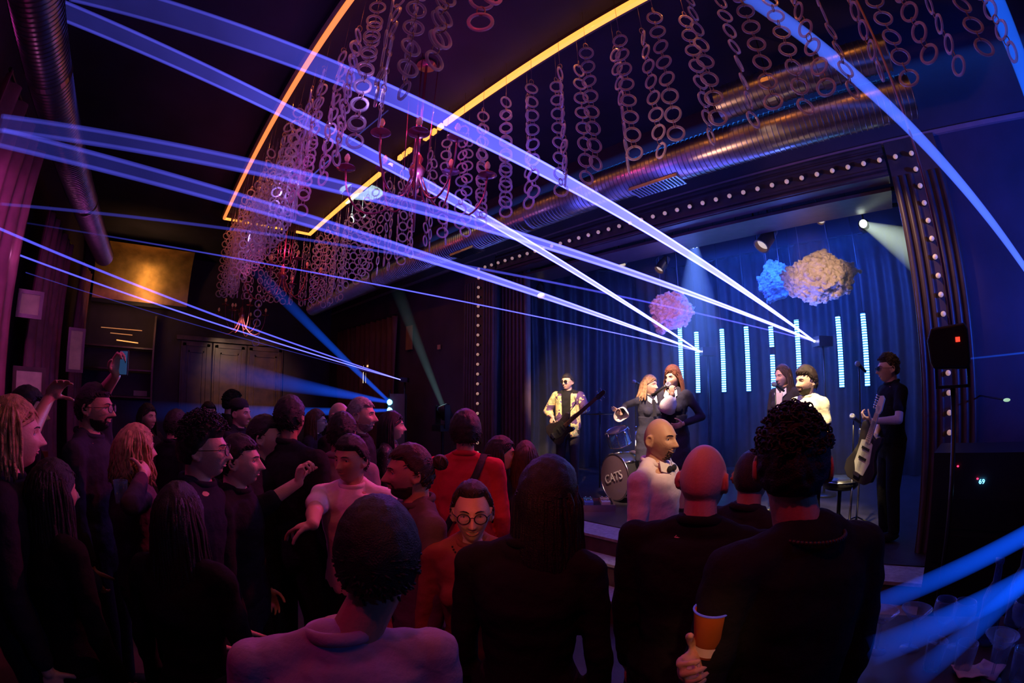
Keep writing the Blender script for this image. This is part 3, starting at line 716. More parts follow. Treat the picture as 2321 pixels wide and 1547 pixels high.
par((1862, 495), 5.4, (-1.2, 3, 1.5), 'small dark stage lamp above the cream cloud', size=.8)
m_white = M('white_hot_led', (1, 1, 1), .3, emis=(.85, .95, 1), es=9)
t = thing('cluster_lamp', 'round lamp of seven glaring white cells above the stage', 'stage lamp', P1)
MB().lathe([(.03, .1), (.07, .08), (.085, .0), (.085, -.0)], 20).build('housing', m_bmetal, t, True)
for i in range(6):
    a = i*PI/3; MB().ell((.05*math.cos(a), .05*math.sin(a)-.02, -.0), (.019, .019, .019), 8, 12).build('led_cell', m_white, t, True)
MB().tube([(0, 0, .08), (0, 0, .2)], .014, 8).build('clamp', m_bmetal, t)
t = thing('round_lamp', 'round pale lamp throwing a green white cone to the right', 'stage lamp', P2)
m_pale = M('pale_green_hot_lens', (1, 1, 1), .3, emis=(.85, 1, .85), es=6)
MB().ell((0, -.02, 0), (.042, .042, .042), 10, 14).build('lens', m_pale, t, True)
MB().lathe([(.02, .14), (.06, .12), (.065, .02), (.05, .0)], 18, rot=Matrix.Rotation(-PI/2, 3, 'X')).build('housing', m_bmetal, t, True)
MB().tube([(0, .08, .05), (0, .04, .3)], .014, 8).build('clamp', m_bmetal, t)

# laser projectors on stands
m_lspot = M('laser_aperture_glare', (1, 1, 1), .3, emis=(.8, .8, 1), es=14)
def laser_unit(p, label, pole_to=.6, s=1.):
    t = thing('laser_projector', label, 'laser projector', p)
    d = Vector((-.75, -.66, .05)); R = frame_z(d); o = -(R @ Vector((0, 0, .12*s)))
    MB().box(o, (.16*s, .12*s, .2*s), rot=R).build('case', m_black, t)
    MB().ell((0, 0, 0), (.014*s, .014*s, .014*s), 8, 12).build('aperture', m_lspot, t, True)
    b = MB(); b.tube([o+Vector((0, 0, -.06*s)), o+Vector((0, 0, -(p.z-pole_to-.002)))], .016, 10)
    b.lathe([(.16, -(p.z-pole_to-.002)), (.16, -(p.z-pole_to)+.02), (.03, -(p.z-pole_to)+.03)], 20, c=(o.x, o.y, 0)); b.build('stand', m_bmetal, t, True)
    return t
laser_unit(L1, 'laser projector on a stand behind the bearded man')
laser_unit(L2, 'laser projector on a stand behind the singers')
laser_unit(L3, 'small laser projector above the speaker at the left of the stage', 0, .6)

# tall stage poles
for (px, ytop, y, lab) in ((2180, 0, 6.9, None),):
    pass
def vpole(name, label, cat, x, y, z0, z1, r, mat, base=True):
    t = thing(name, label, cat, (x, y, z0)); MB().tube([(0, 0, .01), (0, 0, z1-z0)], r, 10).build('pole', mat, t, True)
    if base:
        for k in range(3):
            a = k*2*PI/3+.5; MB().tube([(0, 0, .22), (.26*math.cos(a), .26*math.sin(a), .012)], .01, 6).build('leg', mat, t, True)
    return t

# ------------------------------------------------------------------ instruments and stage gear
m_mic = M('steel_mesh_mic_head', (.45, .45, .5), .35, .9, bump=.6, bscale=400)
def mic_mb(t, p, d, s=1.):
    R = frame_z(d); q = Vector(p)
    MB().lathe([(.012*s, -.16*s), (.017*s, -.02*s), (.02*s, 0)], 14, c=q, rot=R).build('handle', m_black, t, True)
    MB().ell(q+R @ Vector((0, 0, .02*s)), (.026*s, .026*s, .03*s), 10, 14, rot=R).build('mesh_head', m_mic, t, True)
def mic_stand(p, z0, label, boom=None):
    t = thing('microphone_stand', label, 'microphone stand', (p.x, p.y, z0)); h = p.z-z0
    MB().tube([(0, 0, .02), (0, 0, h*.62)], .011, 8).build('lower_tube', m_chrome, t, True)
    MB().tube([(0, 0, h*.6), (0, 0, h-.03)], .007, 8).build('upper_tube', m_bmetal, t, True)
    MB().lathe([(.018, h*.6-.02), (.018, h*.6+.02)], 12).build('clutch', m_chrome, t)
    for k in range(3):
        a = k*2*PI/3+.3; MB().tube([(0, 0, .12), (.24*math.cos(a), .24*math.sin(a), .012)], .008, 6).build('leg', m_bmetal, t, True)
    m = thing('microphone', label.replace('stand', '')+'head resting in its clip', 'microphone', p); mic_mb(m, (0, 0, 0), (-.3, -.8, .35))
    return t
mic_stand(atY(1946, 826, 4.5), .6, 'tall microphone stand left of the guitarist')
mic_stand(atY(1934, 945, 4.2), .6, 'lower microphone stand in front of the guitarist')
mic_stand(atY(1757, 872, 4.5), .6, 'microphone stand before the backing singer')
mic_stand(atY(1440, 866, 4.9), .6, 'microphone stand beside the blond singer')

# drum kit
m_shell = M('blue_sparkle_drum_shell', (.03, .12, .5), .25, .3, var=.4, scale=60)
m_head = clear_mat('smoky_drum_head', (.15, .09, .13), .45, .4)
m_hoop = M('chrome_hoop', (.55, .5, .55), .2, 1)
def drum(name, label, c, r, h, R, matS, matH, group=None):
    t = thing(name, label, 'drum', c, 0, group)
    MB().lathe([(r, -h/2), (r, h/2)], 32, rot=R, cap=False).build('shell', matS, t, True)
    MB().lathe([(.002, h/2+.004), (r*.98, h/2)], 32, rot=R, cap=False).build('drum_head', matH, t)
    MB().lathe([(.002, -h/2-.004), (r*.98, -h/2)], 32, rot=R, cap=False).build('drum_head', matH, t)
    for z in (h/2, -h/2): MB().torus(R @ Vector((0, 0, z)), r+.004, .009, 32, 8, rot=R).build('hoop', m_hoop, t, True)
    b = MB()
    for k in range(8):
        a = k*PI/4; b.tube([R @ Vector((math.cos(a)*(r+.012), math.sin(a)*(r+.012), -h/2)), R @ Vector((math.cos(a)*(r+.012), math.sin(a)*(r+.012), h/2))], .005, 6)
        b.tube([R @ Vector((math.cos(a)*(r+.014), math.sin(a)*(r+.014), h*.2)), R @ Vector((math.cos(a)*(r+.014), math.sin(a)*(r+.014), h*.4))], .011, 8)
    b.build('tension_rod', m_hoop, t, True)
    return t
dk = atY(1424, 1068, 4.75); dk.z = .6+.29
Rk = frame_z(Vector((-.35, -1, 0)))
kick = drum('bass_drum', 'large bass drum with smoky front head and white lettering', dk, .28, .42, Rk, m_black, m_head)
def text_mesh(s, size, mat, parent, name, M4, ext=.002):
    c = bpy.data.curves.new(name, 'FONT'); c.body = s; c.size = size; c.extrude = ext; c.align_x = 'CENTER'; c.align_y = 'CENTER'
    o = bpy.data.objects.new(name, c); COL.objects.link(o); dg = bpy.context.evaluated_depsgraph_get(); dg.update()
    me = bpy.data.meshes.new_from_object(o.evaluated_get(dg)); bpy.data.objects.remove(o); bpy.data.curves.remove(c)
    me.name = name; me.materials.clear(); me.materials.append(mat); o = bpy.data.objects.new(name, me); COL.objects.link(o)
    if parent: o.parent = parent
    o.matrix_basis = M4; return o
Rt = Matrix((Vector((0, 0, 1)).cross(Rk.col[2]).normalized(), Vector((0, 0, 1)), Rk.col[2])).transposed()
text_mesh('CATS', .15, M('worn_drum_lettering', (.4, .36, .4), .6), kick, 'lettering', Matrix.Translation(Rk @ Vector((0, 0, .225))) @ Rt.to_4x4() @ Matrix.Rotation(.35, 4, 'Z'))
tm = atY(1402, 990, 4.85)
drum('tom_drum', 'blue sparkle tom drum above the bass drum', tm, .135, .2, frame_z(Vector((-.1, -.35, 1))), m_shell, m_head)
ft = atY(1462, 1040, 4.9); ft.z = 1.0
drum('floor_tom', 'blue floor tom behind the man in the white shirt', ft, .19, .36, frame_z((0, 0, 1)), m_shell, m_head)
for q, (px, lab) in enumerate((((1360, 938), 'bronze cymbal left of the tom drum'), ((1478, 950), 'bronze cymbal hidden behind the singers'))):
    c = atY(*px, 5.1); t = thing('cymbal', lab, 'cymbal', (c.x, c.y, .6)); h = c.z-.6-.25*q
    MB().lathe([(.004, h+.02), (.03, h+.014), (.2, h), (.2, h-.002), (.03, h+.01), (.004, h+.016)], 28).build('bronze_disc', M('dark_bronze', (.35, .2, .08), .3, 1), t, True)
    MB().tube([(0, 0, 0), (0, 0, h+.04)], .01, 8).build('stand', m_bmetal, t, True)
# pedal board in a flight case
pb = atZ(1335, 1150, .6)
t = thing('pedal_board', 'silver edged flight case pedal board on the stage edge', 'pedal board', (pb.x, pb.y, .6), .72)
MB().span((-.26, -.17, .01), (.26, .17, .05)).build('tray', m_black, t)
b = MB()
for (x0, y0, x1, y1) in ((-.28, -.19, .28, -.17), (-.28, .17, .28, .19), (-.28, -.17, -.26, .17), (.26, -.17, .28, .17)): b.span((x0, y0, 0), (x1, y1, .075))
b.build('edge_trim', m_chrome, t)
pc_ = [(.5, .35, .1), (.1, .2, .5), (.5, .5, .5), (.4, .08, .08), (.1, .4, .3), (.6, .5, .3)]
for k in range(6):
    x = -.2+(k % 3)*.19; y = -.08+(k//3)*.15
    pd = MB().span((x-.05, y-.055, .051), (x+.05, y+.055, .095)).build('effect_pedal', M('pedal_paint_%d' % k, pc_[k], .35), t)
    b = MB()
    for q in (-.025, .025): b.lathe([(.009, .095), (.009, .11)], 10, c=(x+q, y+.03, 0))
    b.build('knob', m_chrome, pd, True)
MB().ell((-.2, .1, .1), (.005, .005, .004), 6, 8).build('indicator', M('cyan_led', (.2, .6, 1), .4, emis=(.2, .6, 1), es=8), t)
# monitor and gear on the stage floor right
g = atZ(1650, 1085, .6)
t = thing('floor_unit', 'black stage floor unit with two cyan displays', 'stage unit', (g.x, g.y, .6), .3)
MB().span((-.2, -.12, 0), (.2, .12, .16)).build('case', m_black, t)
m_cy = M('cyan_display', (.1, .6, .9), .4, emis=(.1, .6, 1), es=2.5)
for (x0, z0, x1, z1) in ((-.15, .11, -.03, .14), (-.13, .05, -.08, .09)): MB().span((x0, -.126, z0), (x1, -.12, z1)).build('display', m_cy, t)
b = MB()
for z in (.04, .08, .13): b.ell((.12, -.124, z), (.006, .006, .006), 6, 8)
b.build('indicator', m_cy, t)
g = atY(1905, 1075, 4.3); g.z = .6
t = thing('keyboard_amp', 'round topped black drum throne by the microphone stands', 'stool', (g.x, g.y, .6))
MB().lathe([(.001, .42), (.14, .42), (.165, .45), (.165, .49), (.15, .51), (.001, .515)], 26).build('seat', m_black, t, True)
MB().torus((0, 0, .49), .165, .005, 28, 6).build('piping', m_chrome, t, True)
MB().tube([(0, 0, .1), (0, 0, .42)], .018, 8).build('post', m_bmetal, t, True)
for k in range(3):
    a = k*2*PI/3; MB().tube([(0, 0, .2), (.2*math.cos(a), .2*math.sin(a), .012)], .009, 6).build('leg', m_bmetal, t, True)

# black light fixture on a pole at the right column
c = atY(2152, 788, 2.7)
t = thing('lamp_stand', 'black lighting stand pole in front of the right bulb column', 'lamp stand', (c.x+.005, c.y, 0))
MB().tube([(0, 0, .02), (0, 0, c.z-.2)], .013, 10).build('pole', m_bmetal, t, True)
for k in range(3):
    a = k*2*PI/3+.2; MB().tube([(0, 0, .3), (.35*math.cos(a), .35*math.sin(a), .015)], .011, 6).build('leg', m_bmetal, t, True)
ra = math.atan2(c.x, c.y)
t = thing('moving_head', 'black moving head lamp with a small red display', 'stage lamp', c, -ra)
b = MB(); b.prism([(-.105, -.07), (-.09, -.1), (.09, -.11), (.105, -.08), (.105, .08), (.09, .11), (-.09, .1), (-.115, .04)], -.09, .09, Matrix.Rotation(PI/2, 4, 'X')); o = b.build('body', m_black, t)
bv = o.modifiers.new('round', 'BEVEL'); bv.width = .012; bv.segments = 3
b = MB(); b.span((-.075, -.04, -.2), (.09, .05, -.185)); b.span((-.085, -.04, -.2), (-.07, .05, -.05)); b.span((.085, -.04, -.2), (.1, .05, -.05)); b.build('yoke', m_black, t)
MB().span((.035, -.097, .02), (.058, -.09, .043)).build('display', M('red_display', (.9, .05, .03), .4, emis=(1, .04, .02), es=2), t)
c2 = atY(2158, 560, 2.7)
MB().tube([(.02, 0, .1), (.0, 0, CZ-c.z)], .008, 8).build('hanging_rod', m_trim, t, True)

# ------------------------------------------------------------------ gear and bar table on the right
c = atD(2236, 1090, 2.9)
t = thing('rack_unit', 'dark equipment rack with a glowing blue number display', 'equipment rack', (c.x, c.y+.15, 0), -math.atan2(c.x, c.y))
MB().span((-.28, -.15, 0), (.3, .3, c.z+.15)).build('case', m_black, t)
b = MB()
for k in range(5): b.span((-.25, -.158, .3+k*.2), (.27, -.151, .46+k*.2))
b.build('front_panel', m_bmetal, t)
text_mesh('69', .035, M('blue_digit_glow', (.1, .6, 1), .4, emis=(.1, .55, 1), es=6), t, 'digits', Matrix.Translation((0, -.165, c.z)) @ Matrix.Rotation(PI/2, 4, 'X'))
m_rl = M('red_indicator', (1, .05, .1), .4, emis=(1, .02, .08), es=4)
for (x, z) in ((-.025, .015), (-.14, .08)): MB().ell((x, -.162, c.z+z), (.006, .006, .005), 6, 8).build('indicator', m_rl, t)
c = atD(2282, 906, 3.1); t = thing('wall_lamp', 'small pale green wall light far right', 'lamp', c)
MB().ell((0, 0, 0), (.022, .02, .01), 8, 12).build('glow', M('pale_green_glow', (.6, 1, .7), .4, emis=(.35, .6, .4), es=1), t, True)
MB().tube([(0, .02, 0), (0, 4-c.y, 0)], .006, 6).build('arm', m_bmetal, t)

TZ = 1.02
m_glass = clear_mat('drinking_glass', (.2, .4, .7), .06, .03)
m_bot = clear_mat('dark_bottle_glass', (.03, .08, .2), .6, .05)
cT = atZ(2180, 1500, TZ)
t = thing('bar_table', 'dark bar table crowded with glasses in the bottom right corner', 'table', (cT.x, cT.y, 0), .12)
MB().span((-.55, -.3, TZ-.04), (.7, .34, TZ)).build('table_top', M('dark_red_table_top', (.04, .012, .012), .35, var=.4), t)
for (x, y) in ((-.5, -.25), (.64, -.25), (-.5, .29), (.64, .29)): MB().span((x-.03, y-.03, 0), (x+.03, y+.03, TZ-.041)).build('leg', m_wood, t)
def wine_glass(s=1.):
    return MB().lathe([(.034, 0), (.034, .002), (.006, .006), (.004, .05), (.004, .075), (.02, .085), (.038, .11), (.042, .14), (.036, .17), (.0345, .17), (.04, .14), (.036, .112), (.018, .089), (.001, .082)], 20, cap=False)
def tumbler(): return MB().lathe([(.028, 0), (.035, .1), (.033, .1), (.026, .006), (.001, .006)], 20, cap=True)
def coupe(): return MB().lathe([(.034, 0), (.034, .002), (.005, .006), (.004, .1), (.02, .11), (.055, .15), (.053, .15), (.018, .113), (.001, .108)], 22, cap=False)
def bottle(): return MB().lathe([(.001, 0), (.036, 0), (.038, .01), (.038, .16), (.03, .19), (.014, .22), (.013, .28), (.016, .282), (.016, .3), (.001, .3)], 20, cap=False)
def on_table(px, py): return atZ(px, py, TZ)
for (kind, px, py, lab) in (('coupe', 1985, 1475, 'stemmed cocktail glass nearest the tall curly haired man'), ('coupe', 2060, 1470, 'stemmed cocktail glass with a pink rim glint'), ('wine', 2125, 1462, 'wine glass with blue glints left of the bottle'),
                       ('wine', 2168, 1468, 'wine glass under the steep blue beam'), ('tumbler', 2110, 1515, 'short tumbler in the middle of the table'), ('tumbler', 2178, 1522, 'short tumbler with a blue sparkle'), ('bottle', 2230, 1455, 'dark bottle behind the wine glasses'),
                       ('tumbler', 2262, 1500, 'tumbler beside the dark bottle'), ('wine', 2300, 1470, 'bright blue wine glass at the right edge'), ('tumbler', 2305, 1540, 'tumbler in the corner of the picture'), ('coupe', 2245, 1540, 'stemmed glass at the bottom edge right'), ('bottle', 2295, 1415, 'taller dark bottle at the right edge of the table')):
    g = {'coupe': coupe, 'wine': wine_glass, 'tumbler': tumbler, 'bottle': bottle}[kind]()
    p = on_table(px, py); o = g.build({'coupe': 'cocktail_glass', 'wine': 'wine_glass', 'tumbler': 'tumbler', 'bottle': 'bottle'}[kind], m_bot if kind == 'bottle' else m_glass, None, True); o.location = (p.x, p.y, TZ+.001)
    tag(o, lab, {'coupe': 'glass', 'wine': 'glass', 'tumbler': 'glass', 'bottle': 'bottle'}[kind])
for (px, py, a, lab, col) in ((2195, 1530, .3, 'crumpled pinkish napkin on the table', (.5, .25, .25)), (2240, 1525, 1.1, 'folded purple napkin near the tumblers', (.35, .2, .3))):
    p = on_table(px, py); P = [[(x, y, .006+.012*noise.noise(Vector((x*30, y*30, a*9)))+.01) for x in np.linspace(-.05, .05, 8)] for y in np.linspace(-.04, .04, 8)]
    o = MB().grid(P).build('napkin', M('napkin_paper_%s' % px, col, .9), None, True, fixn=False); o.location = (p.x, p.y, TZ); o.rotation_euler = (0, 0, a)
    sl = o.modifiers.new('thickness', 'SOLIDIFY'); sl.thickness = .003; tag(o, lab, 'napkin')
# dark figure-like blob of the lamp at the far right is a wine red cushion on a stand
# speaker with strip of lamps at the left of the stage
c = atX(903, 940, -6.6)
t = thing('speaker_tower', 'tall dark speaker tower with yellow lights left of the stage', 'speaker', (c.x, c.y, 0), .9)
MB().span((-.12, -.12, 0), (.12, .12, atX(903, 892, -6.6).z)).build('cabinet', M('grey_speaker_cabinet', (.16, .12, .13), .6), t)
m_yl = M('yellow_lamp', (1, .8, .3), .4, emis=(1, .7, .2), es=1.2)
for (px, py) in ((915, 910), (914, 929), (911, 1003)):
    q = atX(px, py, -6.5); o = MB().ell((0, 0, 0), (.02, .02, .04), 8, 10).build('side_light', m_yl, t, True); o.matrix_parent_inverse = Matrix.LocRotScale(t.location, t.rotation_euler, None).inverted(); o.location = q
t = thing('blue_lamp_head', 'pair of round blue lamps glaring beside the speaker tower', 'stage lamp', (0, 0, 0))
mbl = M('cyan_blue_hot_lens', (.4, .8, 1), .3, emis=(.12, .55, 1), es=7)
for p in (H1, H2):
    MB().ell(p, (.05, .05, .05), 10, 14).build('lens', mbl, t, True)
MB().tube([H1+Vector((-.12, .05, .2)), Vector((H1.x-.12, H1.y+.05, 0))], .02, 8).build('stand', m_bmetal, t, True)
MB().box((H1+H2)/2+Vector((-.1, .04, 0)), (.12, .12, .3)).build('housing', m_black, t)
# lit doorway glimpse with lamp
c = atY(832, 862, 3.93)
t = thing('lit_niche', 'small lit niche with a glowing white lamp behind the drapes', 'niche', c)
t.rotation_euler = (0, 0, -PI/2)
MB().box((-.05, 0, 0), (.05, .34, .6)).build('back', M('glowing_tan_wall', (.8, .5, .3), .8, emis=(1, .35, .1), es=.12), t)  # faint orange glow in the back stands in for lamp light
MB().box((.01, -.05, .06), (.06, .13, .22)).build('lamp_shade', M('glowing_shade', (1, .9, .7), .6, emis=(1, .75, .5), es=2.2), t)
MB().box((0, 0, .29), (.06, .26, .04)).build('top_light', M('glowing_top', (1, .8, .6), .6, emis=(1, .6, .3), es=1.0), t)
# moving head throwing the green beam
t = thing('moving_head', 'moving head lamp aimed up at the ceiling behind the crowd', 'stage lamp', HG)
R = frame_z(disc-HG); MB().lathe([(.02, -.22), (.08, -.18), (.09, -.02), (.075, 0)], 20, rot=R).build('body', m_black, t, True)
MB().lathe([(.001, .001), (.06, .002)], 20, rot=R, cap=False).build('lens', M('grey_green_lens', (.3, .5, .5), .3, emis=(.3, .5, .5), es=.7), t)
b = MB(); b.box((0, 0, -.3), (.2, .2, .08)); b.box((-.11, 0, -.15), (.02, .08, .3)); b.box((.11, 0, -.15), (.02, .08, .3)); b.tube([(0, 0, -.3), (0, 0, -HG.z)], .02, 8); b.build('base', m_bmetal, t)
# small notice plates on the front wall
for (px, py, w, h, lab, col) in ((928, 765, .22, .42, 'brown rectangular plate high on the front wall', (.3, .16, .07)), (995, 786, .07, .07, 'tiny square light plate on the front wall', (.6, .3, .2))):
    c = atY(px, py, 3.97); o = MB().box((0, 0, 0), (w, .02, h)).build('wall_plate', M('plate_%d' % px, col, .6), None); o.location = c; tag(o, lab, 'plate')

# ------------------------------------------------------------------ people
def g_(x, c, s): return math.exp(-((x-c)/s)**2)
def head_pt(th, ph, fem=0., smile=0., open_=0.):
    """surface of a head; th = polar angle from the crown, ph = azimuth (0 = face, + = its left); unit: metres, centre of skull at 0"""
    cz = math.cos(th); s = math.sin(th)
    x = math.sin(ph)*s; y = math.cos(ph)*s; z = cz
    f = max(0, y)                                   # how much towards the face
    low = max(0., -z)
    wx = .0755-.012*low-.004*fem; wy = .096; wz = .118
    if z < 0: wx *= 1-(.34+.06*fem)*(low**1.2)*(.35+.65*max(0, y)); 
    X, Y, Z = x*wx, y*wy+.006, z*wz
    if y > 0:
        Y -= .012*abs(z)**3*y; Y += .004*y
        Z -= .006*low*y                             # jaw forward and down
        Y += .012*low*y
    else:
        if low > .25: Y += .035*(low-.25)*(-y)      # nape
        Z += .02*low*(-y)
    u = X; v = Z
    if y > .15:
        k = min(1, (y-.15)/.3)
        Y += k*(.007*g_(v, .028, .012)*g_(abs(u), .025, .025))            # brow
        Y -= k*(.012*g_(v, .008, .012)*g_(abs(u), .031, .015))            # sockets
        Y += k*(.006*g_(v, -.022, .018)*g_(abs(u), .042, .016))           # cheek bones
        nb = max(0, min(1, (.022-v)/.05)) if v > -.032 else max(0, 1-(-.032-v)/.009)
        Y += k*(.033*nb**1.0*g_(u, 0, .0085+.006*max(0, min(1, (.01-v)/.04))))  # nose
        Y += k*(.0045*g_(v, -.029, .007)*g_(abs(u), .013, .006))           # nostrils
        mw = .024+.006*smile; lz = -.054+.006*smile*(u/.03)**2
        if abs(u) < .045:
            Y += k*.0055*(g_(v, lz+.006, .0045)+1.1*g_(v, lz-.007, .0055))*g_(u, 0, mw)  # lips
            Y -= k*(.004+.012*open_)*g_(v, lz, .0028+.004*open_)*g_(u, 0, mw)
        Y -= k*.004*g_(v, -.070, .006)*g_(u, 0, .02)
        Y += k*.009*g_(v, -.090, .016)*g_(u, 0, .02)                      # chin
        if smile: Y += k*.004*smile*g_(v, -.034, .012)*g_(abs(u), .036, .011)
    return (X, Y, Z)
_fl = {}
def face_lookup(fem, smile, open_):
    k = (fem, smile, open_)
    if k not in _fl:
        _fl[k] = np.array([head_pt(th, ph, fem, smile, open_) for th in np.linspace(.5, 2.7, 110) for ph in np.linspace(-1.25, 1.25, 90)])
    A = _fl[k]
    def hz(u, vz):
        d = (A[:, 0]-u)**2+(A[:, 2]-vz)**2; i = np.argpartition(d, 4)[:4]; w = 1/(d[i]+1e-9)
        return Vector((u, float((A[i, 1]*w).sum()/w.sum()), vz))
    return hz
def head_mb(fem=0., smile=0., open_=0., n=84):
    b = MB(); P = []
    ths = np.concatenate([np.linspace(.03, .9, 14, endpoint=False), np.linspace(.9, 2.6, 62, endpoint=False), np.linspace(2.6, PI-.03, 10)])
    phs = np.concatenate([np.linspace(-1.0, 1.0, 66, endpoint=False), np.linspace(1.0, 2*PI-1.0, 34, endpoint=False)])
    for th in ths: P.append([head_pt(th, ph, fem, smile, open_) for ph in phs])
    b.grid(P, closev=True, capu=True)
    for sx in (-1, 1):                              # ears
        R = Matrix.Rotation(sx*.35, 3, 'Z') @ Matrix.Rotation(-.12, 3, 'X')
        c = Vector((sx*.077, -.004, -.006))
        b.torus(c+Vector((sx*.004, 0, .006)), .0185, .0058, 18, 8, rot=np.array(R @ Matrix.Rotation(PI/2, 3, 'Y')) @ np.diag([1.35, .95, 1]))
        b.ell(c, (.0065, .013, .022), 8, 10, rot=R); b.ell(c+Vector((0, .006, -.023)), (.006, .008, .009), 6, 8)
    return b
HEADC = Vector((0, .014, 1.610))                    # skull centre of a 1.75 m body
def hair_mb(style, fem=0., rnd=None, front=.055, side=.0, thick=.012):
    """scalp shell (closed); style adds curls, strands or a bun"""
    b = MB(); r = rnd or random.Random(1)
    def mask(th, ph):
        c = math.cos(ph); X, Y, Z = head_pt(th, ph, fem)
        line = front if c > .45 else (front+(.0-front)*min(1, (.45-c)/.5) if c > -.05 else (-.004-.055*min(1, (-.05-c)/.5)))
        if .0 < c < .45 and abs(X) > .06: line -= side
        return max(0, min(1, (Z-line)/.018))
    P = []; ths = np.linspace(.02, 2.2, 46); phs = np.arange(72)*2*PI/72
    seed = r.uniform(0, 50); amp = {'curly': .008, 'short': .0035, 'buzz': .001}.get(style, .003)
    for th in ths:
        row = []
        for ph in phs:
            X, Y, Z = head_pt(th, ph, fem); p = Vector((X, Y, Z)); d = Vector((X, Y, Z)).normalized(); m = mask(th, ph)
            nn = noise.noise(Vector((X*60+seed, Y*60, Z*60)))*amp+noise.noise(Vector((X*170+seed, Y*50, Z*50)))*amp*.5
            top = 1+.6*max(0, d.z)
            row.append(tuple(p+d*(-.007+m*(thick*top+.007+nn))))
        P.append(row)
    b.grid(P, closev=True, capu=True)
    def scalp(n):
        out = []
        while len(out) < n:
            th = math.acos(1-r.random()*1.5); ph = r.uniform(0, 2*PI)
            if mask(th, ph) > .6: out.append((th, ph))
        return out
    if style == 'curly':
        for th, ph in scalp(520):
            p = Vector(head_pt(th, ph, fem)); d = p.normalized()
            if p.z < .025+.02*r.random(): continue
            p += d*(thick*(1.0+1.2*max(0, d.z))+r.uniform(-.003, .007))
            R = Matrix.Rotation(r.uniform(0, PI), 3, 'Z') @ Matrix.Rotation(r.uniform(0, PI), 3, 'X')
            b.torus(p, r.uniform(.005, .009), .0022, 9, 5, rot=R)
    elif style == 'short':
        for th, ph in scalp(260):
            p = Vector(head_pt(th, ph, fem)); d = p.normalized(); p += d*thick*.9
            t = Vector((r.uniform(-.3, .3), .7, -.2)); t = (t-d*t.dot(d)).normalized(); L = r.uniform(.012, .026)
            b.tube([p, p+t*L*.5+d*.004, p+t*L+d*.001], [.0035, .0032, .0006], 5)
    return b, scalp
def long_hair(b, scalp, fem, r, length, n=170, spread=.02, wave=.006, thick=.012, back=True, tipcurl=0.):
    for th, ph in scalp(n):
        p = Vector(head_pt(th, ph, fem)); d = p.normalized(); p += d*thick
        out = Vector((d.x, d.y, 0)).normalized(); ph2 = r.uniform(0, 6.28)
        if out.y > .35: out = Vector((math.copysign(.98, d.x if abs(d.x) > .01 else 1), .0, 0))
        pts = [p]; zend = -length+r.uniform(-.02, .03); k = 9
        for i in range(1, k+1):
            u = i/k; z = p.z+(zend-p.z)*u
            rr = .080+spread*u; e = min(1, u*3.2)
            tx = out.x*(rr+.012); ty = out.y*(rr+.02)+.0
            w = wave*math.sin(u*9+ph2)*u
            q = Vector((p.x*(1-e)+tx*e+w, p.y*(1-e)+ty*e+w*.5, z))
            if tipcurl: q += Vector((out.x, out.y, 0))*tipcurl*u**3
            # stay outside the skull
            if z > -.10:
                hor = Vector((q.x/.0755, q.y/.1)); lim = math.sqrt(max(0, 1-(z/.125)**2))
                if hor.length < lim*1.12: hor = hor.normalized()*lim*1.12; q.x, q.y = hor.x*.0755, hor.y*.1
            pts.append(q)
        b.tube(pts, [.006]+[.0075]*(k-2)+[.006, .0015], 5)
def finger_chain(b, base, d, side, nrm, lens, r0, curl):
    """d = pointing direction, nrm = palm normal (fingers curl towards it)"""
    p = Vector(base); dd = Vector(d); pts = [p.copy()]; ax = dd.cross(nrm).normalized()
    for i, L in enumerate(lens):
        dd = Matrix.Rotation(curl*(.8, 1.15, .8)[i], 3, ax) @ dd; p = p+dd*L; pts.append(p.copy())
    for i in range(len(pts)-1): b.capsule(pts[i], pts[i+1], r0*(1-.1*i), r0*(.9-.1*i), 8)
def hand(b, wrist, d, nrm, side, curl=.5, spread=.12, s=1., thumb=.9):
    """d = from the wrist to the knuckles; nrm = palm facing; side = +1 for the person's right hand"""
    wrist = Vector(wrist); d = Vector(d).normalized(); nrm = Vector(nrm); nrm = (nrm-d*nrm.dot(d)).normalized(); lat = d.cross(nrm)*side
    # lat points to the thumb side
    R = Matrix((lat, d, nrm)).transposed()
    b.ell(wrist+d*.045*s, (.040*s, .052*s, .015*s), 8, 14, rot=R); b.ell(wrist+d*.065*s, (.040*s, .028*s, .013*s), 8, 12, rot=R)
    b.ell(wrist+d*.03*s+lat*.022*s+nrm*.006*s, (.018*s, .03*s, .014*s), 8, 10, rot=R)
    for i, (o, L) in enumerate(((.028, .9), (.009, 1.0), (-.010, .93), (-.028, .74))):
        dd = (d+lat*spread*(1.5-i)*.6).normalized(); k = s*L
        finger_chain(b, wrist+d*(.082-.004*abs(i-1))*s+lat*o*s, dd, side, nrm, (.045*k, .028*k, .022*k), .0088*s if i < 3 else .0075*s, curl*(1+.12*i))
    td = (d*.55+lat*.8+nrm*.35).normalized()
    p = wrist+d*.022*s+lat*.032*s; q = p+td*.038*s; td2 = (td*(1-.4*thumb)+d*.35+nrm*.5*thumb).normalized(); q2 = q+td2*.032*s
    td3 = (td2+nrm*.4*thumb-lat*.2*thumb).normalized()
    b.capsule(p, q, .0125*s, .0105*s, 8); b.capsule(q, q2, .0102*s, .0095*s, 8); b.capsule(q2, q2+td3*.022*s, .0095*s, .0078*s, 8)
def ik(S, T, l1, l2, pole):
    S = Vector(S); T = Vector(T); d = T-S; L = min(d.length, (l1+l2)*.995); d.normalize(); T = S+d*L
    a = (l1*l1-l2*l2+L*L)/(2*L); h = math.sqrt(max(1e-6, l1*l1-a*a)); pl = Vector(pole); pl = (pl-d*pl.dot(d)).normalized()
    return S+d*a+pl*h, T

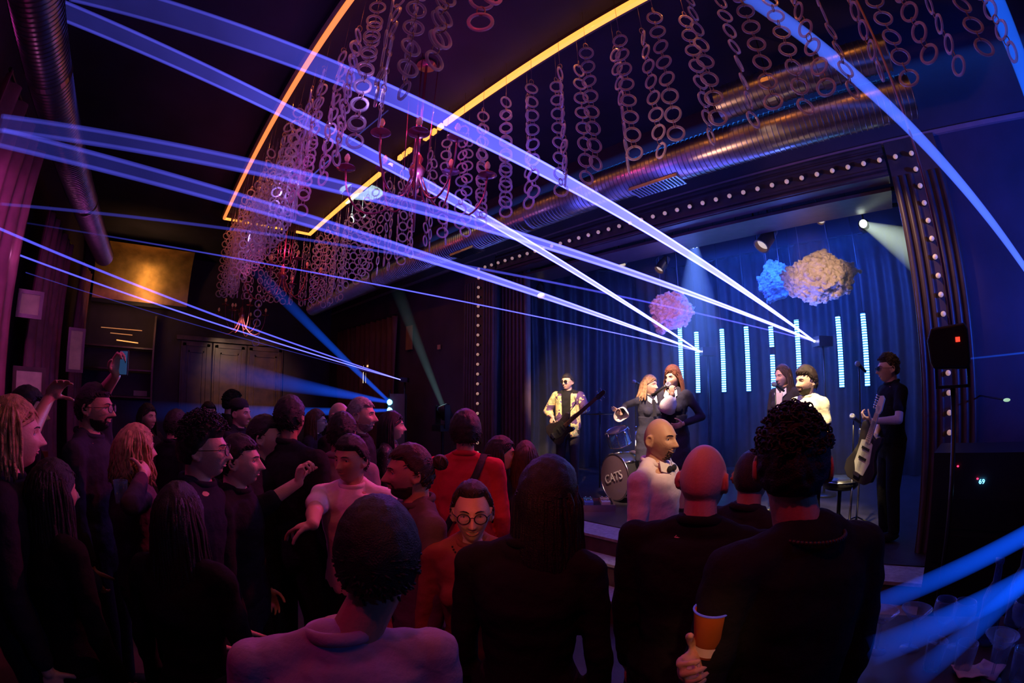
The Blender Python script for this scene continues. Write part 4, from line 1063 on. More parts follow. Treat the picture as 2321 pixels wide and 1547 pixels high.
m_eye = M('eye_white', (.75, .73, .7), .25, var=.02); m_iris = M('dark_iris', (.03, .02, .015), .2)
m_teeth = M('teeth', (.85, .82, .75), .3, var=.03); m_lip = M('lip_skin', (.62, .26, .22), .45)
m_gls = M('glasses_frame', (.012, .012, .014), .25); m_lensg = clear_mat('glasses_lens', (.3, .3, .35), .10, .04); m_dk = M('sunglass_lens', (.006, .006, .008), .08)
SK = {k: skin('skin_'+k, c) for k, c in dict(fair=(.62, .38, .28), tan=(.5, .28, .19), olive=(.45, .27, .18)).items()}
HR = {k: M('hair_'+k, c, .5, var=.4, scale=50, bump=.4, bscale=260, spec=.35) for k, c in dict(black=(.012, .009, .010), brown=(.05, .024, .016), darkb=(.026, .014, .012), blond=(.42, .24, .12), grey=(.30, .27, .26), red=(.12, .04, .02)).items()}
def cloth_mat(name, col, rough=.9): return M(name, col, rough, var=.15, scale=5, bump=.35, bscale=26, spec=.12)

def person(label, px=None, D=None, face=0., height=1.75, floor=0., hair='short', haircol='darkb', sk='tan', top=(.03, .03, .035), topname='shirt', fem=0., hy=0., hp=0., hroll=0.,
           sleeves='long', bottoms=(.02, .02, .025), rh=None, lh=None, rhd=None, lhd=None, rhn=None, lhn=None, rcurl=.55, lcurl=.55, glasses=None, beard=0, smile=0., open_=0., vox=.0075, fine=False,
           lean=0., loc=None, topmat=None, build=1., length=.25, front=.055, extra=None, dress=False, hthick=.012, group=None, brows=True, collar=True, hwave=.006, tipcurl=0., hn=170, shift=0., neck=0.):
    """face: heading of the chest, degrees from the direction to the camera (0 = towards it, + = turned to its own left ...); px = image point of the middle of the head"""
    if loc is None:
        c = atD(px[0], px[1], D); s = (c.z-floor)/ (HEADC.z)
        s = max(.8, min(1.2, s)); s0 = height/1.75
        loc = Vector((c.x, c.y, floor)); s = (c.z-floor-neck)/HEADC.z
    else: s = height/1.75; c = Vector((loc[0], loc[1], floor+HEADC.z*s)); loc = Vector((loc[0], loc[1], floor))
    c0 = c.copy(); rv = Vector((c.y, -c.x, 0)).normalized(); loc = loc+rv*shift
    az = math.atan2(-c.y, -c.x)                       # towards the camera
    rz = az-PI/2+math.radians(face)
    t = thing('person', label, 'person', loc, rz, group); t.scale = (1, 1, 1)
    r = random.Random(hash(label) % 1000 if False else sum(ord(ch) for ch in label))
    hs = min(1.06, max(.94, s))                       # heads vary less than bodies
    A = Matrix.Rotation(math.radians(-lean), 3, 'X')
    HC = A @ (HEADC*s) if False else Vector((HEADC.x*s, HEADC.y*s, HEADC.z*s))
    hq = Matrix.Rotation(-rz, 3, 'Z') @ (-rv*shift); HC = HC+hq+Vector((0, 0, neck))
    HM = Matrix.Translation(HC) @ Matrix.Rotation(math.radians(hy), 4, 'Z') @ Matrix.Rotation(math.radians(-hp), 4, 'X') @ Matrix.Rotation(math.radians(hroll), 4, 'Y') @ Matrix.Scale(hs, 4)
    inv = Matrix.Translation(-loc); Rz = Matrix.Rotation(-rz, 4, 'Z')
    def loc_(p): return Rz @ (Vector(p)-loc)
    bw = build*(1-.08*fem)
    body = MB(); v = lambda *p: Vector(p)*s
    prof = [(.80, .12, .09), (.88, .165+.01*fem, .11), (.96, .168+.01*fem, .112), (1.06, .142-.02*fem, .098), (1.18, .148-.012*fem, .105), (1.30, .165, .112+.012*fem), (1.39, .172, .10), (1.44, .115, .078), (1.47, .065, .058), (1.50, .045, .05)]
    def torso(b, inf, z0=0, z1=9, k=1.):
        pr = [(z, (a+inf)*bw*k, (d+inf)*build*k) for z, a, d in prof if z0 <= z <= z1]
        P = [[(a*s*math.cos(q), d*s*math.sin(q), z*s) for q in np.arange(24)*2*PI/24] for z, a, d in pr]
        b.grid(P, closev=True, capu=True)
    torso(body, 0)
    if fem:
        for sx in (-1, 1): body.ell(v(sx*.075, .085, 1.265), (.062*s, .05*s, .06*s), 8, 12)
    nk = HM @ Vector((0, -.02, -.06))
    body.capsule(v(0, -.012, 1.42), nk, .058*s*(1-.14*fem), .053*s*(1-.14*fem), 16)
    body.capsule(v(-.14, -.01, 1.415), v(.14, -.01, 1.415), .045*s, .045*s, 12)
    body.capsule(v(-.10, -.015, 1.42), v(0, -.02, 1.46), .030*s, .042*s, 12); body.capsule(v(.10, -.015, 1.42), v(0, -.02, 1.46), .030*s, .042*s, 12)
    body.join(head_mb(fem, smile, open_), HM)
    top_b = MB(); torso(top_b, .014, .86 if not dress else .86, 1.46)
    top_b.capsule(v(-.15, -.01, 1.415), v(.15, -.01, 1.415), .062*s, .062*s, 12)
    top_b.capsule(v(-.11, -.015, 1.43), v(-.025, -.022, 1.475), .052*s, .050*s, 12); top_b.capsule(v(.11, -.015, 1.43), v(.025, -.022, 1.475), .052*s, .050*s, 12); top_b.ell(v(0, .012, 1.44), (.085*s, .078*s, .05*s), 8, 14); top_b.ell(v(0, -.035, 1.46), (.088*s, .056*s, .045*s), 8, 14)
    if fem:
        for sx in (-1, 1): top_b.ell(v(sx*.075, .09, 1.265), (.068*s, .054*s, .064*s), 8, 12)
    SH = .185*bw/build*build
    arms = {}
    for side, tgt, hd, hn_, cu in ((1, rh, rhd, rhn, rcurl), (-1, lh, lhd, lhn, lcurl)):
        S = v(side*SH*.98, -.01, 1.405)
        T = loc_(tgt) if tgt is not None else v(side*.235, .05, .87)
        el, T = ik(S, T, .285*s, .255*s, (side*.7, -.55, -.6) if tgt is not None else (side*.5, -1, 0))
        ar = (1-.15*fem)*(.9+.1*build)
        body.capsule(S, el, .050*s*ar, .040*s*ar, 14); body.capsule(S+(el-S)*.25, S+(el-S)*.6, .047*s*ar, .044*s*ar, 12)
        body.capsule(el, T, .041*s*ar, .027*s*ar, 14); body.capsule(el+(T-el)*.12, el+(T-el)*.4, .042*s*ar, .036*s*ar, 12)
        body.ell(S, (.056*s*ar, .056*s*ar, .056*s*ar), 8, 12)
        fd = (T-el).normalized()
        hd2 = (Rz.to_3x3() @ Vector(hd)) if hd is not None else fd
        hn2 = (Rz.to_3x3() @ Vector(hn_)) if hn_ is not None else Vector((-side, .1, 0))
        if abs(hn2.normalized().dot(hd2.normalized())) > .97: hn2 = Vector((0, -1, .2))
        hand(body, T, hd2, hn2, side, cu, s=s*(1-.08*fem))
        arms[side] = (S, el, T)
        ew = {'long': .97, 'short': -.45, 'none': -2, 'half': .5, 'mid': .35}[sleeves if isinstance(sleeves, str) else sleeves[0 if side == 1 else 1]]
        if ew > -1:
            if ew < 0:
                e = S+(el-S)*(-ew*1.35); top_b.capsule(S, e, .064*s*ar, .062*s*ar, 14)
            else:
                top_b.capsule(S, el, .064*s*ar, .053*s*ar, 14); e = el+(T-el)*ew; top_b.capsule(el, e-(T-el).normalized()*.03*s, .054*s*ar, (.043 if ew > .8 else .05)*s*ar, 14)
    # legs
    tr = MB()
    for sx in (-1, 1):
        hip = v(sx*.09, 0, .90); kn = v(sx*.105, .025, .50); an = v(sx*.11, -.02, .10)
        body.capsule(hip, kn, .085*s*build, .055*s, 14); body.capsule(kn, an, .055*s, .037*s, 14); body.ell(v(sx*.112, .045, .042), (.042*s, .115*s, .038*s), 8, 12)
        tr.capsule(hip, kn, .098*s*build, .07*s, 14); tr.capsule(kn, an, .07*s, .058*s, 14)
    P = [[(a*bw*s*math.cos(q), d*build*s*math.sin(q), z*s) for q in np.arange(20)*2*PI/20] for z, a, d in ((.78, .13, .10), (.86, .178, .122), (.93, .182, .125), (1.0, .165, .115), (1.03, .16, .11))]
    tr.grid(P, closev=True, capu=True)
    bo = remesh(body, 'body', SK[sk], t, (.0052 if fine else vox)*max(1, 1), 1)
    tm_ = topmat or cloth_mat(topname+'_cloth', top)
    sd = r.uniform(0, 99)
    def wr(co, no):
        out = co.copy()
        for i in range(len(co)):
            x, y, z = co[i]; w = noise.noise(Vector((x*9+sd, y*9, z*16)))*.007+noise.noise(Vector((x*26, y*26+sd, z*34)))*.0025
            out[i] = co[i]+no[i]*w
        return out
    remesh(top_b, topname, tm_, t, .0105, 2, wr)
    if collar:
        b = MB(); R_ = Matrix.Rotation(-.22, 3, 'X'); b.torus(v(0, -.008, 1.487), .067*s*(1-.08*fem), .0105*s, 36, 10, rot=np.array(R_) @ np.diag([1.05, 1.12, 1.5])); b.build('collar', tm_, t, True)
    if dress:
        b = MB(); P = [[(a*s*math.cos(q), d*s*math.sin(q), z*s) for q in np.arange(28)*2*PI/28] for z, a, d in ((.60, .20, .15), (.72, .20, .15), (.86, .19, .14), (.98, .185, .135), (1.08, .15, .115), (1.2, .16, .125), (1.21, .01, .01))]
        b.grid(P, closev=True, capu=True); remesh(b, 'skirt', tm_, t, .012, 2, wr)
    else:
        remesh(tr, 'trousers', cloth_mat('trouser_cloth', bottoms), t, .013, 2)
    b = MB()
    for sx in (-1, 1): b.ell(v(sx*.112, .05, .047), (.049*s, .135*s, .046*s), 8, 14); b.capsule(v(sx*.11, -.02, .06), v(sx*.11, -.02, .11), .05*s, .047*s, 12)
    shoe = b; 
    for sx in (-1, 1):
        b = MB(); b.ell(v(sx*.112, .05, .047), (.049*s, .135*s, .0465*s), 8, 14); b.capsule(v(sx*.11, -.02, .062), v(sx*.11, -.02, .11), .05*s, .047*s, 12); b.build('shoe', m_black, t, True)
    # hair
    hb = None
    if hair not in ('bald', None):
        base = {'long': 'short', 'bob': 'short', 'bun': 'short', 'tied': 'short'}.get(hair, hair)
        hb, sc = hair_mb(base if hair != 'buzz' else 'buzz', fem, r, front, thick=.004 if hair == 'buzz' else hthick)
        if hair == 'long': long_hair(hb, sc, fem, r, length, hn, wave=hwave, thick=hthick, tipcurl=tipcurl)
        if hair == 'bob': long_hair(hb, sc, fem, r, length, hn, .03, hwave, hthick, tipcurl=tipcurl)
        if hair == 'bun':
            hb.ell((0, -.128, .045), (.034, .034, .036), 10, 14)
            for k in range(14): hb.torus((r.uniform(-.01, .01), -.128, .045), .03, .006, 14, 6, rot=Matrix.Rotation(r.uniform(0, PI), 3, 'X') @ Matrix.Rotation(r.uniform(0, PI), 3, 'Y'))
        o = hb.build('hair', HR[haircol], t, True, fixn=False); o.matrix_local = HM
    def child(mb, name, mat, sm=True):
        o = mb.build(name, mat, t, sm); o.matrix_local = HM; return o
    hz = face_lookup(fem, smile, open_)
    if brows:
        for sx in (-1, 1):
            e = hz(sx*.031, .010); q = Vector((e.x, e.y-.0065, .008))
            eb = MB(); eb.ell(q, (.0125, .0105, .0085), 10, 14); ob = child(eb, 'eye', m_eye)
            ib = MB(); ib.ell(q+Vector((0, .0085, 0)), (.0050, .003, .0050), 8, 12); ib.build('iris', m_iris, ob, True)
            lb = MB(); lb.tube([q+Vector((-.014, .004, .001)), q+Vector((-.007, .0105, .0075)), q+Vector((.0, .0125, .0095)), q+Vector((.007, .0105, .0075)), q+Vector((.014, .004, .001))], [.001, .0022, .0026, .0022, .001], 6)
            lb.build('eyelid', SK[sk], ob, True)
            bb = MB(); pts = [hz(sx*u, zz)+Vector((0, .0015, 0)) for u, zz in ((.012, .026), (.022, .0305), (.034, .0315), (.046, .027))]
            bb.tube(pts, [.0022, .0038, .0034, .001], 6, flat=.7); child(bb, 'eyebrow', HR['black' if haircol != 'blond' else 'brown'])
        lz = -.054
        mb_ = MB(); w = .023+.006*smile
        for dz, rr in ((.0055+.003*open_, .0032), (-.0065-.005*open_-.003*smile, .0042)):
            us = np.linspace(-w, w, 7); pts = [hz(u, lz+dz*(1-(u/w)**2)+.007*smile*(u/w)**2)+Vector((0, -.0012, 0)) for u in us]
            mb_.tube(pts, [.0008]+[rr]*5+[.0008], 6)
        child(mb_, 'lips', m_lip if fem else SK[sk])
        if smile > .5 or open_ > .3:
            us = np.linspace(-w*.8, w*.8, 7); tb = MB(); pts = [hz(u, lz-.0005+.006*smile*(u/w)**2)+Vector((0, .0005, 0)) for u in us]
            tb.tube(pts, [.001, .0036, .0044, .0046, .0044, .0036, .001], 8, flat=1.); child(tb, 'teeth', m_teeth)
    if beard:
        bb = MB(); P = []
        for th in np.linspace(1.65, 2.75, 26):
            row = []
            for ph in np.linspace(-1.55, 1.55, 50):
                X, Y, Z = head_pt(th, ph, fem, smile, open_); p = Vector((X, Y, Z)); d = Vector((X, Y*.8+.02, Z*.5)).normalized()
                m = 0
                jaw = -.035-.012*math.cos(ph)
                if Z < jaw-.012: m = 1
                if abs(X) < .030 and -.046 < Z < -.036 and Y > .07: m = 1
                if abs(X) < .021 and -.070 < Z < -.045 and Y > .06: m = 0
                if abs(X) < .034 and abs(X) > .024 and -.06 < Z < -.04 and Y > .05: m = .8
                if beard < .6: m = 1 if (abs(X) < .024 and Z < -.066 and Y > .04) or (abs(X) < .028 and -.047 < Z < -.037 and Y > .07) or (.022 < abs(X) < .030 and -.08 < Z < -.045) else 0
                nn = noise.noise(Vector((X*200, Y*200, Z*200)))*.0015
                row.append(tuple(p+d*(-.004+m*(.0075*max(.55, beard)+nn))))
            P.append(row)
        back_ = [[(x*.8, y*.8-.01, z*.93) for x, y, z in row] for row in P]
        bb.grid(P+back_[::-1], closeu=True); child(bb, 'beard', HR[haircol])
    if glasses:
        gb = MB(); lb = MB(); fr = hz(0, .012).y-.004
        for sx in (-1, 1):
            c_ = Vector((sx*.032, fr-.002+.012, .006)); R = Matrix.Rotation(-sx*.18, 3, 'Z') @ Matrix.Rotation(PI/2, 3, 'X')
            gb.torus(c_, .0215, .0022 if glasses != 'sun' else .0028, 24, 6, rot=np.array(R) @ np.diag([1.12, .92, 1]))
            lb.add([tuple(c_+R @ Vector((.0235*math.cos(a), .0195*math.sin(a), zz))) for zz in (-.0008, .0008) for a in np.arange(20)*2*PI/20],
                   [tuple(range(20))[::-1], tuple(range(20, 40))]+[(i, (i+1) % 20, 20+(i+1) % 20, 20+i) for i in range(20)])
            gb.tube([c_+Vector((sx*.024, -.004, .006)), Vector((sx*.076, .05, .010)), Vector((sx*.0795, .0, .008)), Vector((sx*.078, -.012, -.002))], .0016, 6)
        gb.tube([Vector((-.010, fr+.011, .009)), Vector((0, fr+.014, .012)), Vector((.010, fr+.011, .009))], .0018, 6)
        g = child(gb, 'glasses', m_gls); lo = lb.build('lens', m_dk if glasses == 'sun' else m_lensg, g, False)
    if extra: extra(t, s, HM, arms, loc_, Rz, v)
    return t

# ------------------------------------------------------------------ the band
def x_bass(t, s, HM, arms, loc_, Rz, v):
    # open patterned shirt fronts over a black tee, yellow in its pattern
    pm = M('patchwork_shirt', (.75, .62, .3), .8, var=.0); nt = pm.node_tree; N = nt.nodes; cr = [n for n in N if n.type == 'VALTORGB'][0]
    nz = [n for n in N if n.type == 'TEX_NOISE'][0]; nz.inputs['Scale'].default_value = 6.5
    e = cr.color_ramp.elements; cr.color_ramp.interpolation = 'CONSTANT'; e[0].position = 0; e[0].color = (.10, .05, .16, 1); e[1].position = .43; e[1].color = (.8, .62, .28, 1)
    for pos, c in ((.50, (.35, .4, .2, 1)), (.55, (.75, .6, .32, 1)), (.62, (.12, .12, .4, 1))): q = e.new(pos); q.color = c
    for sx in (-1, 1):
        P = []
        for z in np.linspace(.80, 1.44, 14):
            w = .155+.03*(z > .9)-.02*math.sin((z-.8)*4.5); a0, a1 = (.35, 1.2) if z < 1.38 else (.5, 1.2)
            P.append([(sx*w*s*math.cos(a)*1.12, (w*.72*math.sin(a)*1.15+.012)*s, z*s) for a in np.linspace(-1.4, a1, 12)])
        ob = MB().grid(P).build('open_shirt_front', pm, t, True, fixn=False); m = ob.modifiers.new('thickness', 'SOLIDIFY'); m.thickness = .008
    for side in (-1, 1):
        S, el, T = arms[side]; b = MB(); b.capsule(S, el, .074*s, .068*s, 14); b.capsule(el, el+(T-el)*.45, .066*s, .060*s, 14); remesh(b, 'shirt_sleeve', pm, t, .011, 2)
def guitar(name, label, p_body, p_head, body_col, neck_mat, nrm, bass=True, headmat=None):
    """p_body = middle of the body, p_head = end of the headstock; world points"""
    pb_, ph_ = Vector(p_body), Vector(p_head); d = (ph_-pb_); L = d.length; d.normalize(); n = Vector(nrm); n = (n-d*n.dot(d)).normalized(); x = d.cross(n)
    R = Matrix((x, d, n)).transposed(); t = thing(name, label, 'guitar', pb_); t.rotation_euler = R.to_euler()
    out = [(-.02, .19), (-.05, .23), (-.095, .27), (-.13, .24), (-.12, .15), (-.105, .06), (-.13, -.03), (-.17, -.11), (-.16, -.19), (-.10, -.235), (0, -.24), (.10, -.225), (.16, -.17), (.165, -.09), (.12, -.01), (.105, .06), (.125, .14), (.12, .19), (.085, .19), (.05, .15), (.02, .16)]
    b = MB(); b.prism([(a*.95, c*.95) for a, c in out], -.02, .02); o = b.build('guitar_body', M(name+'_gloss', body_col, .15), t); m = o.modifiers.new('round', 'BEVEL'); m.width = .008; m.segments = 3
    MB().prism([(.0, .12), (-.07, .1), (-.07, -.08), (-.02, -.16), (.06, -.15), (.08, -.04), (.05, .1)], .0201, .024).build('pick_guard', M(name+'_guard', (.6, .58, .52) if not bass else (.02, .02, .02), .3), t)
    hl = .16 if bass else .14
    b = MB(); b.add([(-.026, .1, .018), (.026, .1, .018), (.026, .1, .034), (-.026, .1, .034), (-.02, L-hl, .018), (.02, L-hl, .018), (.02, L-hl, .03), (-.02, L-hl, .03)], [(0, 1, 2, 3), (7, 6, 5, 4), (0, 4, 5, 1), (1, 5, 6, 2), (2, 6, 7, 3), (3, 7, 4, 0)]); b.build('neck', neck_mat, t)
    b = MB()
    for k in range(18): y = .12+(L-hl-.14)*(1-.5**(k/8)); b.box((0, y, .0345), (.045, .0025, .0015))
    b.build('fret', m_chrome, t)
    b = MB(); b.prism([(-.02, L-hl), (.02, L-hl), (.032, L-hl+.03), (.028, L-.02), (.005, L), (-.02, L-.01), (-.03, L-hl+.04)], .008, .024); b.build('headstock', headmat or neck_mat, t)
    for k in range(4 if bass else 6):
        for_y = L-hl+.03+k*(.03 if bass else .019); sd = -1 if (bass and k % 2) or not bass else 1
        b = MB(); b.tube([(sd*.02, for_y, .016), (sd*.048, for_y, .016)], .003, 6); b.ell((sd*.054, for_y, .016), (.011, .008, .004), 6, 8); b.build('tuning_peg', m_chrome, t, True)
    b = MB()
    for k in range(4 if bass else 6):
        xx = (k-(1.5 if bass else 2.5))*(.009 if bass else .0065); b.tube([(xx, -.16, .038), (xx*.8, L-hl, .036), (xx, L-hl+.06, .03)], .0008, 4)
    b.build('string', m_chrome, t); MB().box((0, -.16, .03), (.07, .03, .016)).build('bridge', m_chrome, t)
    for y in (-.03, .05): MB().box((0, y, .027), (.075, .02, .012)).build('pickup', m_black, t)
    return t
# bass player
YB = 4.75
bl = atY(1288, 868, YB); BH = bl.z-.6
lhw = atY(1318, 935, YB-.22); rhw = atY(1253, 945, YB-.2)
person('bass player in sunglasses and an open patterned shirt over black', px=(1287, 866), D=math.hypot(bl.x, bl.y), floor=.6, face=-12, hy=-18, hair='short', haircol='black', sk='fair', top=(.012, .012, .014), topname='black_tee', sleeves='short',
       bottoms=(.05, .04, .045), glasses='sun', fine=True, lh=lhw, lhd=(.1, -.2, .9), lhn=(.3, .8, .2), lcurl=1.0, rh=rhw, rhd=(-.25, -.25, -.9), rhn=(.2, .9, 0), rcurl=.6, extra=x_bass)
gb_ = atY(1272, 972, YB-.27); gh_ = atY(1373, 884, YB-.30)
m_neck = M('dark_maple_neck', (.10, .045, .03), .35)
guitar('bass_guitar', 'dark bass guitar held across the bass player with its neck up right', gb_, gh_, (.02, .015, .02), m_neck, (.5, -.85, .1), True, M('black_headstock', (.03, .02, .02), .3))
b = MB(); p0 = atY(1306, 905, YB-.10); p1 = atY(1299, 888, YB+.02); b.tube([gb_+Vector((-.1, .0, .12)), atY(1290, 935, YB-.17), atY(1306, 912, YB-.13), p1, p1+Vector((.05, .18, -.1))], .02, 8, flat=.15)
o = b.build('guitar_strap', m_tblack, None, True); tag(o, 'black strap over the shoulder of the bass player', 'strap')

def cuffs(sides, flare):
    def f(t, s, HM, arms, loc_, Rz, v):
        m = M('white_shirt_cuff', (.9, .86, .8), .75, var=.05, bump=.2)
        for side in sides:
            S, el, T = arms[side]; d = (T-el).normalized(); R = frame_z(d)
            b = MB(); P = []
            for i, (z, rr) in enumerate(((-.10, .045), (-.07, .055), (-.03, .075*flare), (.015, .088*flare)) if flare <= 1.01 else ((-.01, .036), (-.05, .055), (-.11, .082), (-.18, .092))):
                P.append([tuple(T+R @ Vector((rr*math.cos(a)*(1+.12*math.sin(3*a+i)), rr*math.sin(a)*(1+.2*math.sin(2*a)), z+.012*math.sin(2*a)))) for a in np.arange(24)*2*PI/24])
            ob = b.grid(P, closev=True).build('flared_cuff', m, t, True, fixn=False); mm = ob.modifiers.new('thickness', 'SOLIDIFY'); mm.thickness = .004
        b = MB()
        for sx in (-1, 1): b.add([v(sx*.012, .10, 1.43), v(sx*.07, .075, 1.475), v(sx*.085, .10, 1.41), v(sx*.045, .128, 1.37)], [(0, 1, 2, 3)])
        ob = b.build('shirt_collar', m, t, fixn=False); mm = ob.modifiers.new('thickness', 'SOLIDIFY'); mm.thickness = .006
        b = MB(); b.add([v(-.018, .118, 1.42), v(.018, .118, 1.42), v(.024, .14, 1.2), v(-.024, .14, 1.2), v(-.014, .13, 1.42), v(.014, .13, 1.42), v(.02, .152, 1.2), v(-.02, .152, 1.2)], [(0, 1, 2, 3), (7, 6, 5, 4), (0, 4, 5, 1), (1, 5, 6, 2), (2, 6, 7, 3), (3, 7, 4, 0)]); b.build('black_tie', m_tblack, t)
    return f
navy = (.035, .035, .06)
# blond singer, arm stretched to the left
YS = 4.55
c = atY(1472, 872, YS+.15); sh = atY(1408, 938, YS-.1)
person('blond singer in a dark jacket reaching one arm out with a wide white cuff', px=(1470, 874), D=math.hypot(c.x, c.y), floor=.6, face=35, hy=18, hair='bob', length=.17, haircol='blond', sk='fair', fem=1, top=navy, topname='dark_jacket',
       dress=True, smile=.6, extra=cuffs((1,), 1.0), tipcurl=.04, hwave=.012, hn=230, fine=True, hthick=.016,
       **{'rh': sh, 'rhd': (-.7, -.25, .55), 'rhn': (.2, -.5, -.4), 'rcurl': .12})
# lead singer with the microphone
YL = 4.25
c = atY(1530, 858, YL); hw = atY(1524, 893, YL-.22)
def x_lead(t, s, HM, arms, loc_, Rz, v):
    cuffs((1, ), 1.15)(t, s, HM, arms, loc_, Rz, v)
person('dark haired singer in a navy blazer dress singing into a microphone', px=(1527, 856), D=math.hypot(c.x, c.y), floor=.6, face=-24, hy=-8, hp=6, hair='long', length=.36, haircol='red', sk='fair', fem=1, top=navy, topname='navy_blazer', dress=True,
       rh=hw, rhd=(-.15, .05, .9), rhn=(.1, .9, 0), rcurl=1.05, open_=.6, extra=x_lead, fine=True, hn=260, hthick=.02, hwave=.016,
       lh=atY(1548, 960, YL-.1))
mt = thing('microphone', 'silver headed microphone in the hand of the dark haired singer', 'microphone', atY(1510, 874, YL-.19)); mic_mb(mt, (0, 0, 0), (.65, .4, .5), 1.1)
# backing singer
c = atY(1778, 852, 4.9)
def x_back(t, s, HM, arms, loc_, Rz, v):
    cuffs((), 1)(t, s, HM, arms, loc_, Rz, v)
    MB().add([v(-.05, .135, 1.42), v(.05, .135, 1.42), v(.028, .165, 1.12), v(-.028, .165, 1.12), v(-.05, .125, 1.42), v(.05, .125, 1.42), v(.028, .15, 1.12), v(-.028, .15, 1.12)], [(0, 1, 2, 3), (7, 6, 5, 4), (0, 4, 5, 1), (1, 5, 6, 2), (2, 6, 7, 3), (3, 7, 4, 0)]).build('white_shirt_front', M('white_shirt_cloth', (.85, .8, .72), .8), t)
person('backing singer with long brown hair, white shirt and black tie', px=(1777, 852), D=math.hypot(c.x, c.y), floor=.6, face=-30, hy=-12, hp=8, hair='long', length=.4, haircol='brown', sk='fair', fem=1, top=(.03, .025, .035), topname='black_jacket', extra=x_back, fine=True,
       smile=.3, hn=170, front=.075, bottoms=(.02, .02, .025))
# bearded man in cream tee
c = atY(1832, 864, 3.95)
person('smiling bearded man in a cream t-shirt at the front of the stage', px=(1830, 866), D=math.hypot(c.x, c.y), floor=.59, face=-38, hy=-6, hair='short', haircol='darkb', sk='fair', top=(.72, .7, .5), topname='cream_tee', sleeves='short', beard=1, smile=1, fine=True,
       hthick=.024, rh=atY(1800, 925, 3.6), rhn=(0, 0, -1), rcurl=.4)
# guitarist at right
YG = 4.3
c = atY(2018, 838, YG); lw = atY(1975, 954, YG-.25)
person('guitarist in sunglasses and a black t-shirt at the right of the stage', px=(2018, 836), D=math.hypot(c.x, c.y), floor=.6, face=-62, hy=-6, hair='curly', haircol='brown', sk='fair', top=(.012, .012, .016), topname='black_tee', sleeves='short', glasses='sun', fine=True,
       lh=lw, lhd=(-.75, -.1, .35), lhn=(-.1, .3, .6), lcurl=.8, rh=atY(1985, 985, YG-.1), rcurl=.7, build=1.05, height=1.8)
guitar('electric_guitar', 'electric guitar with pale neck held upright by the guitarist', atY(1962, 1030, YG-.38), atY(2004, 896, YG-.42), (.03, .025, .03), M('pale_maple_neck', (.75, .6, .4), .35), (-.55, -.8, .1), False, M('cream_headstock', (.85, .75, .55), .3))

# ------------------------------------------------------------------ the audience
def sequin():
    m = M('black_sequin_cloth', (.012, .012, .014), .5); nt = m.node_tree; N = nt.nodes; L = nt.links; b = N['Principled BSDF']
    tc = N.new('ShaderNodeTexCoord'); vo = N.new('ShaderNodeTexVoronoi'); vo.inputs['Scale'].default_value = 70; L.new(tc.outputs['Object'], vo.inputs['Vector'])
    cr = N.new('ShaderNodeValToRGB'); cr.color_ramp.elements[0].position = .10; cr.color_ramp.elements[1].position = .16
    cr.color_ramp.elements[0].color = (.7, .65, .75, 1); cr.color_ramp.elements[1].color = (.01, .01, .012, 1)
    L.new(vo.outputs['Distance'], cr.inputs['Fac']); L.new(cr.outputs['Color'], b.inputs['Base Color']); return m
def necklace(col, r0=.075, beads=True):
    def f(t, s, HM, arms, loc_, Rz, v):
        m = M('necklace_beads', col, .3, .3); b = MB()
        for k in range(64):
            a = 2*PI*k/64; z = 1.475-.035*max(0, math.sin(a)); b.ell(v(math.cos(a)*r0, math.sin(a)*(r0+.01)-.012, z), (.0052*s, .0052*s, .0052*s), 6, 8)
        b.build('necklace', m, t, True)
    return f
# nearest people, seen from behind
person('broad man in a pale tee, back of his dark head nearest the camera', px=(858, 1275), D=.92, face=186, shift=-.09, neck=.035, hy=-14, hair='short', haircol='black', sk='tan', top=(.44, .26, .40), topname='pale_tee', sleeves='short', fine=True, build=1.12, hthick=.020, brows=False)
person('tall man with curly hair and a bead necklace, seen from behind', px=(1806, 1062), D=1.13, face=218, hy=-36, shift=.02, hair='curly', haircol='black', sk='tan', top=(.015, .015, .018), topname='black_shirt', fine=True, build=1.0, hthick=.010, extra=necklace((.05, .03, .03), .084), brows=False, collar=False)
def x_cup(t, s, HM, arms, loc_, Rz, v): pass
person('bald man in a black jacket seen from behind, red light on his scalp', px=(1592, 1092), D=1.5, face=170, hy=-8, hair='bald', sk='fair', top=(.012, .012, .014), topname='black_jacket', fine=True, build=1.2, brows=False, rh=atD(1600, 1490, .98), rhn=(.3, 1, 0), rcurl=.9)
person('dark haired woman seen from behind with a blue glint on her hair', px=(1240, 1140), D=1.35, face=168, hy=-20, shift=-.05, build=1.12, hair='long', length=.24, haircol='black', sk='tan', fem=1, top=(.012, .011, .014), topname='black_coat', fine=True, hthick=.02, hn=260, brows=False)
person('short haired man partly hidden behind the curly haired man', px=(1700, 1085), D=1.95, face=150, hy=10, hair='buzz', haircol='darkb', sk='tan', top=(.02, .02, .03), topname='dark_shirt', brows=False)
def x_bow(t, s, HM, arms, loc_, Rz, v):
    b = MB()
    for sx in (-1, 1): b.ell(v(sx*.03, .095, 1.455), (.03*s, .012*s, .02*s), 8, 10)
    b.ell(v(0, .10, 1.455), (.01*s, .012*s, .012*s), 6, 8); b.build('bow_tie', m_tblack, t, True)
    b = MB()
    for sx in (-1, 1): b.add([v(sx*.01, .085, 1.475), v(sx*.07, .05, 1.505), v(sx*.085, .07, 1.45), v(sx*.03, .105, 1.43)], [(0, 1, 2, 3)])
    ob = b.build('shirt_collar', M('pale_collar', (.8, .72, .72), .8), t, fixn=False); mm = ob.modifiers.new('thickness', 'SOLIDIFY'); mm.thickness = .006
person('bald man with a moustache in a white shirt and bow tie, turned right', px=(1488, 996), D=2.62, face=66, hy=-14, hair='bald', sk='tan', top=(.80, .68, .72), topname='white_shirt', fine=True, beard=.5, smile=.8, haircol='black', extra=x_bow, build=1.05)
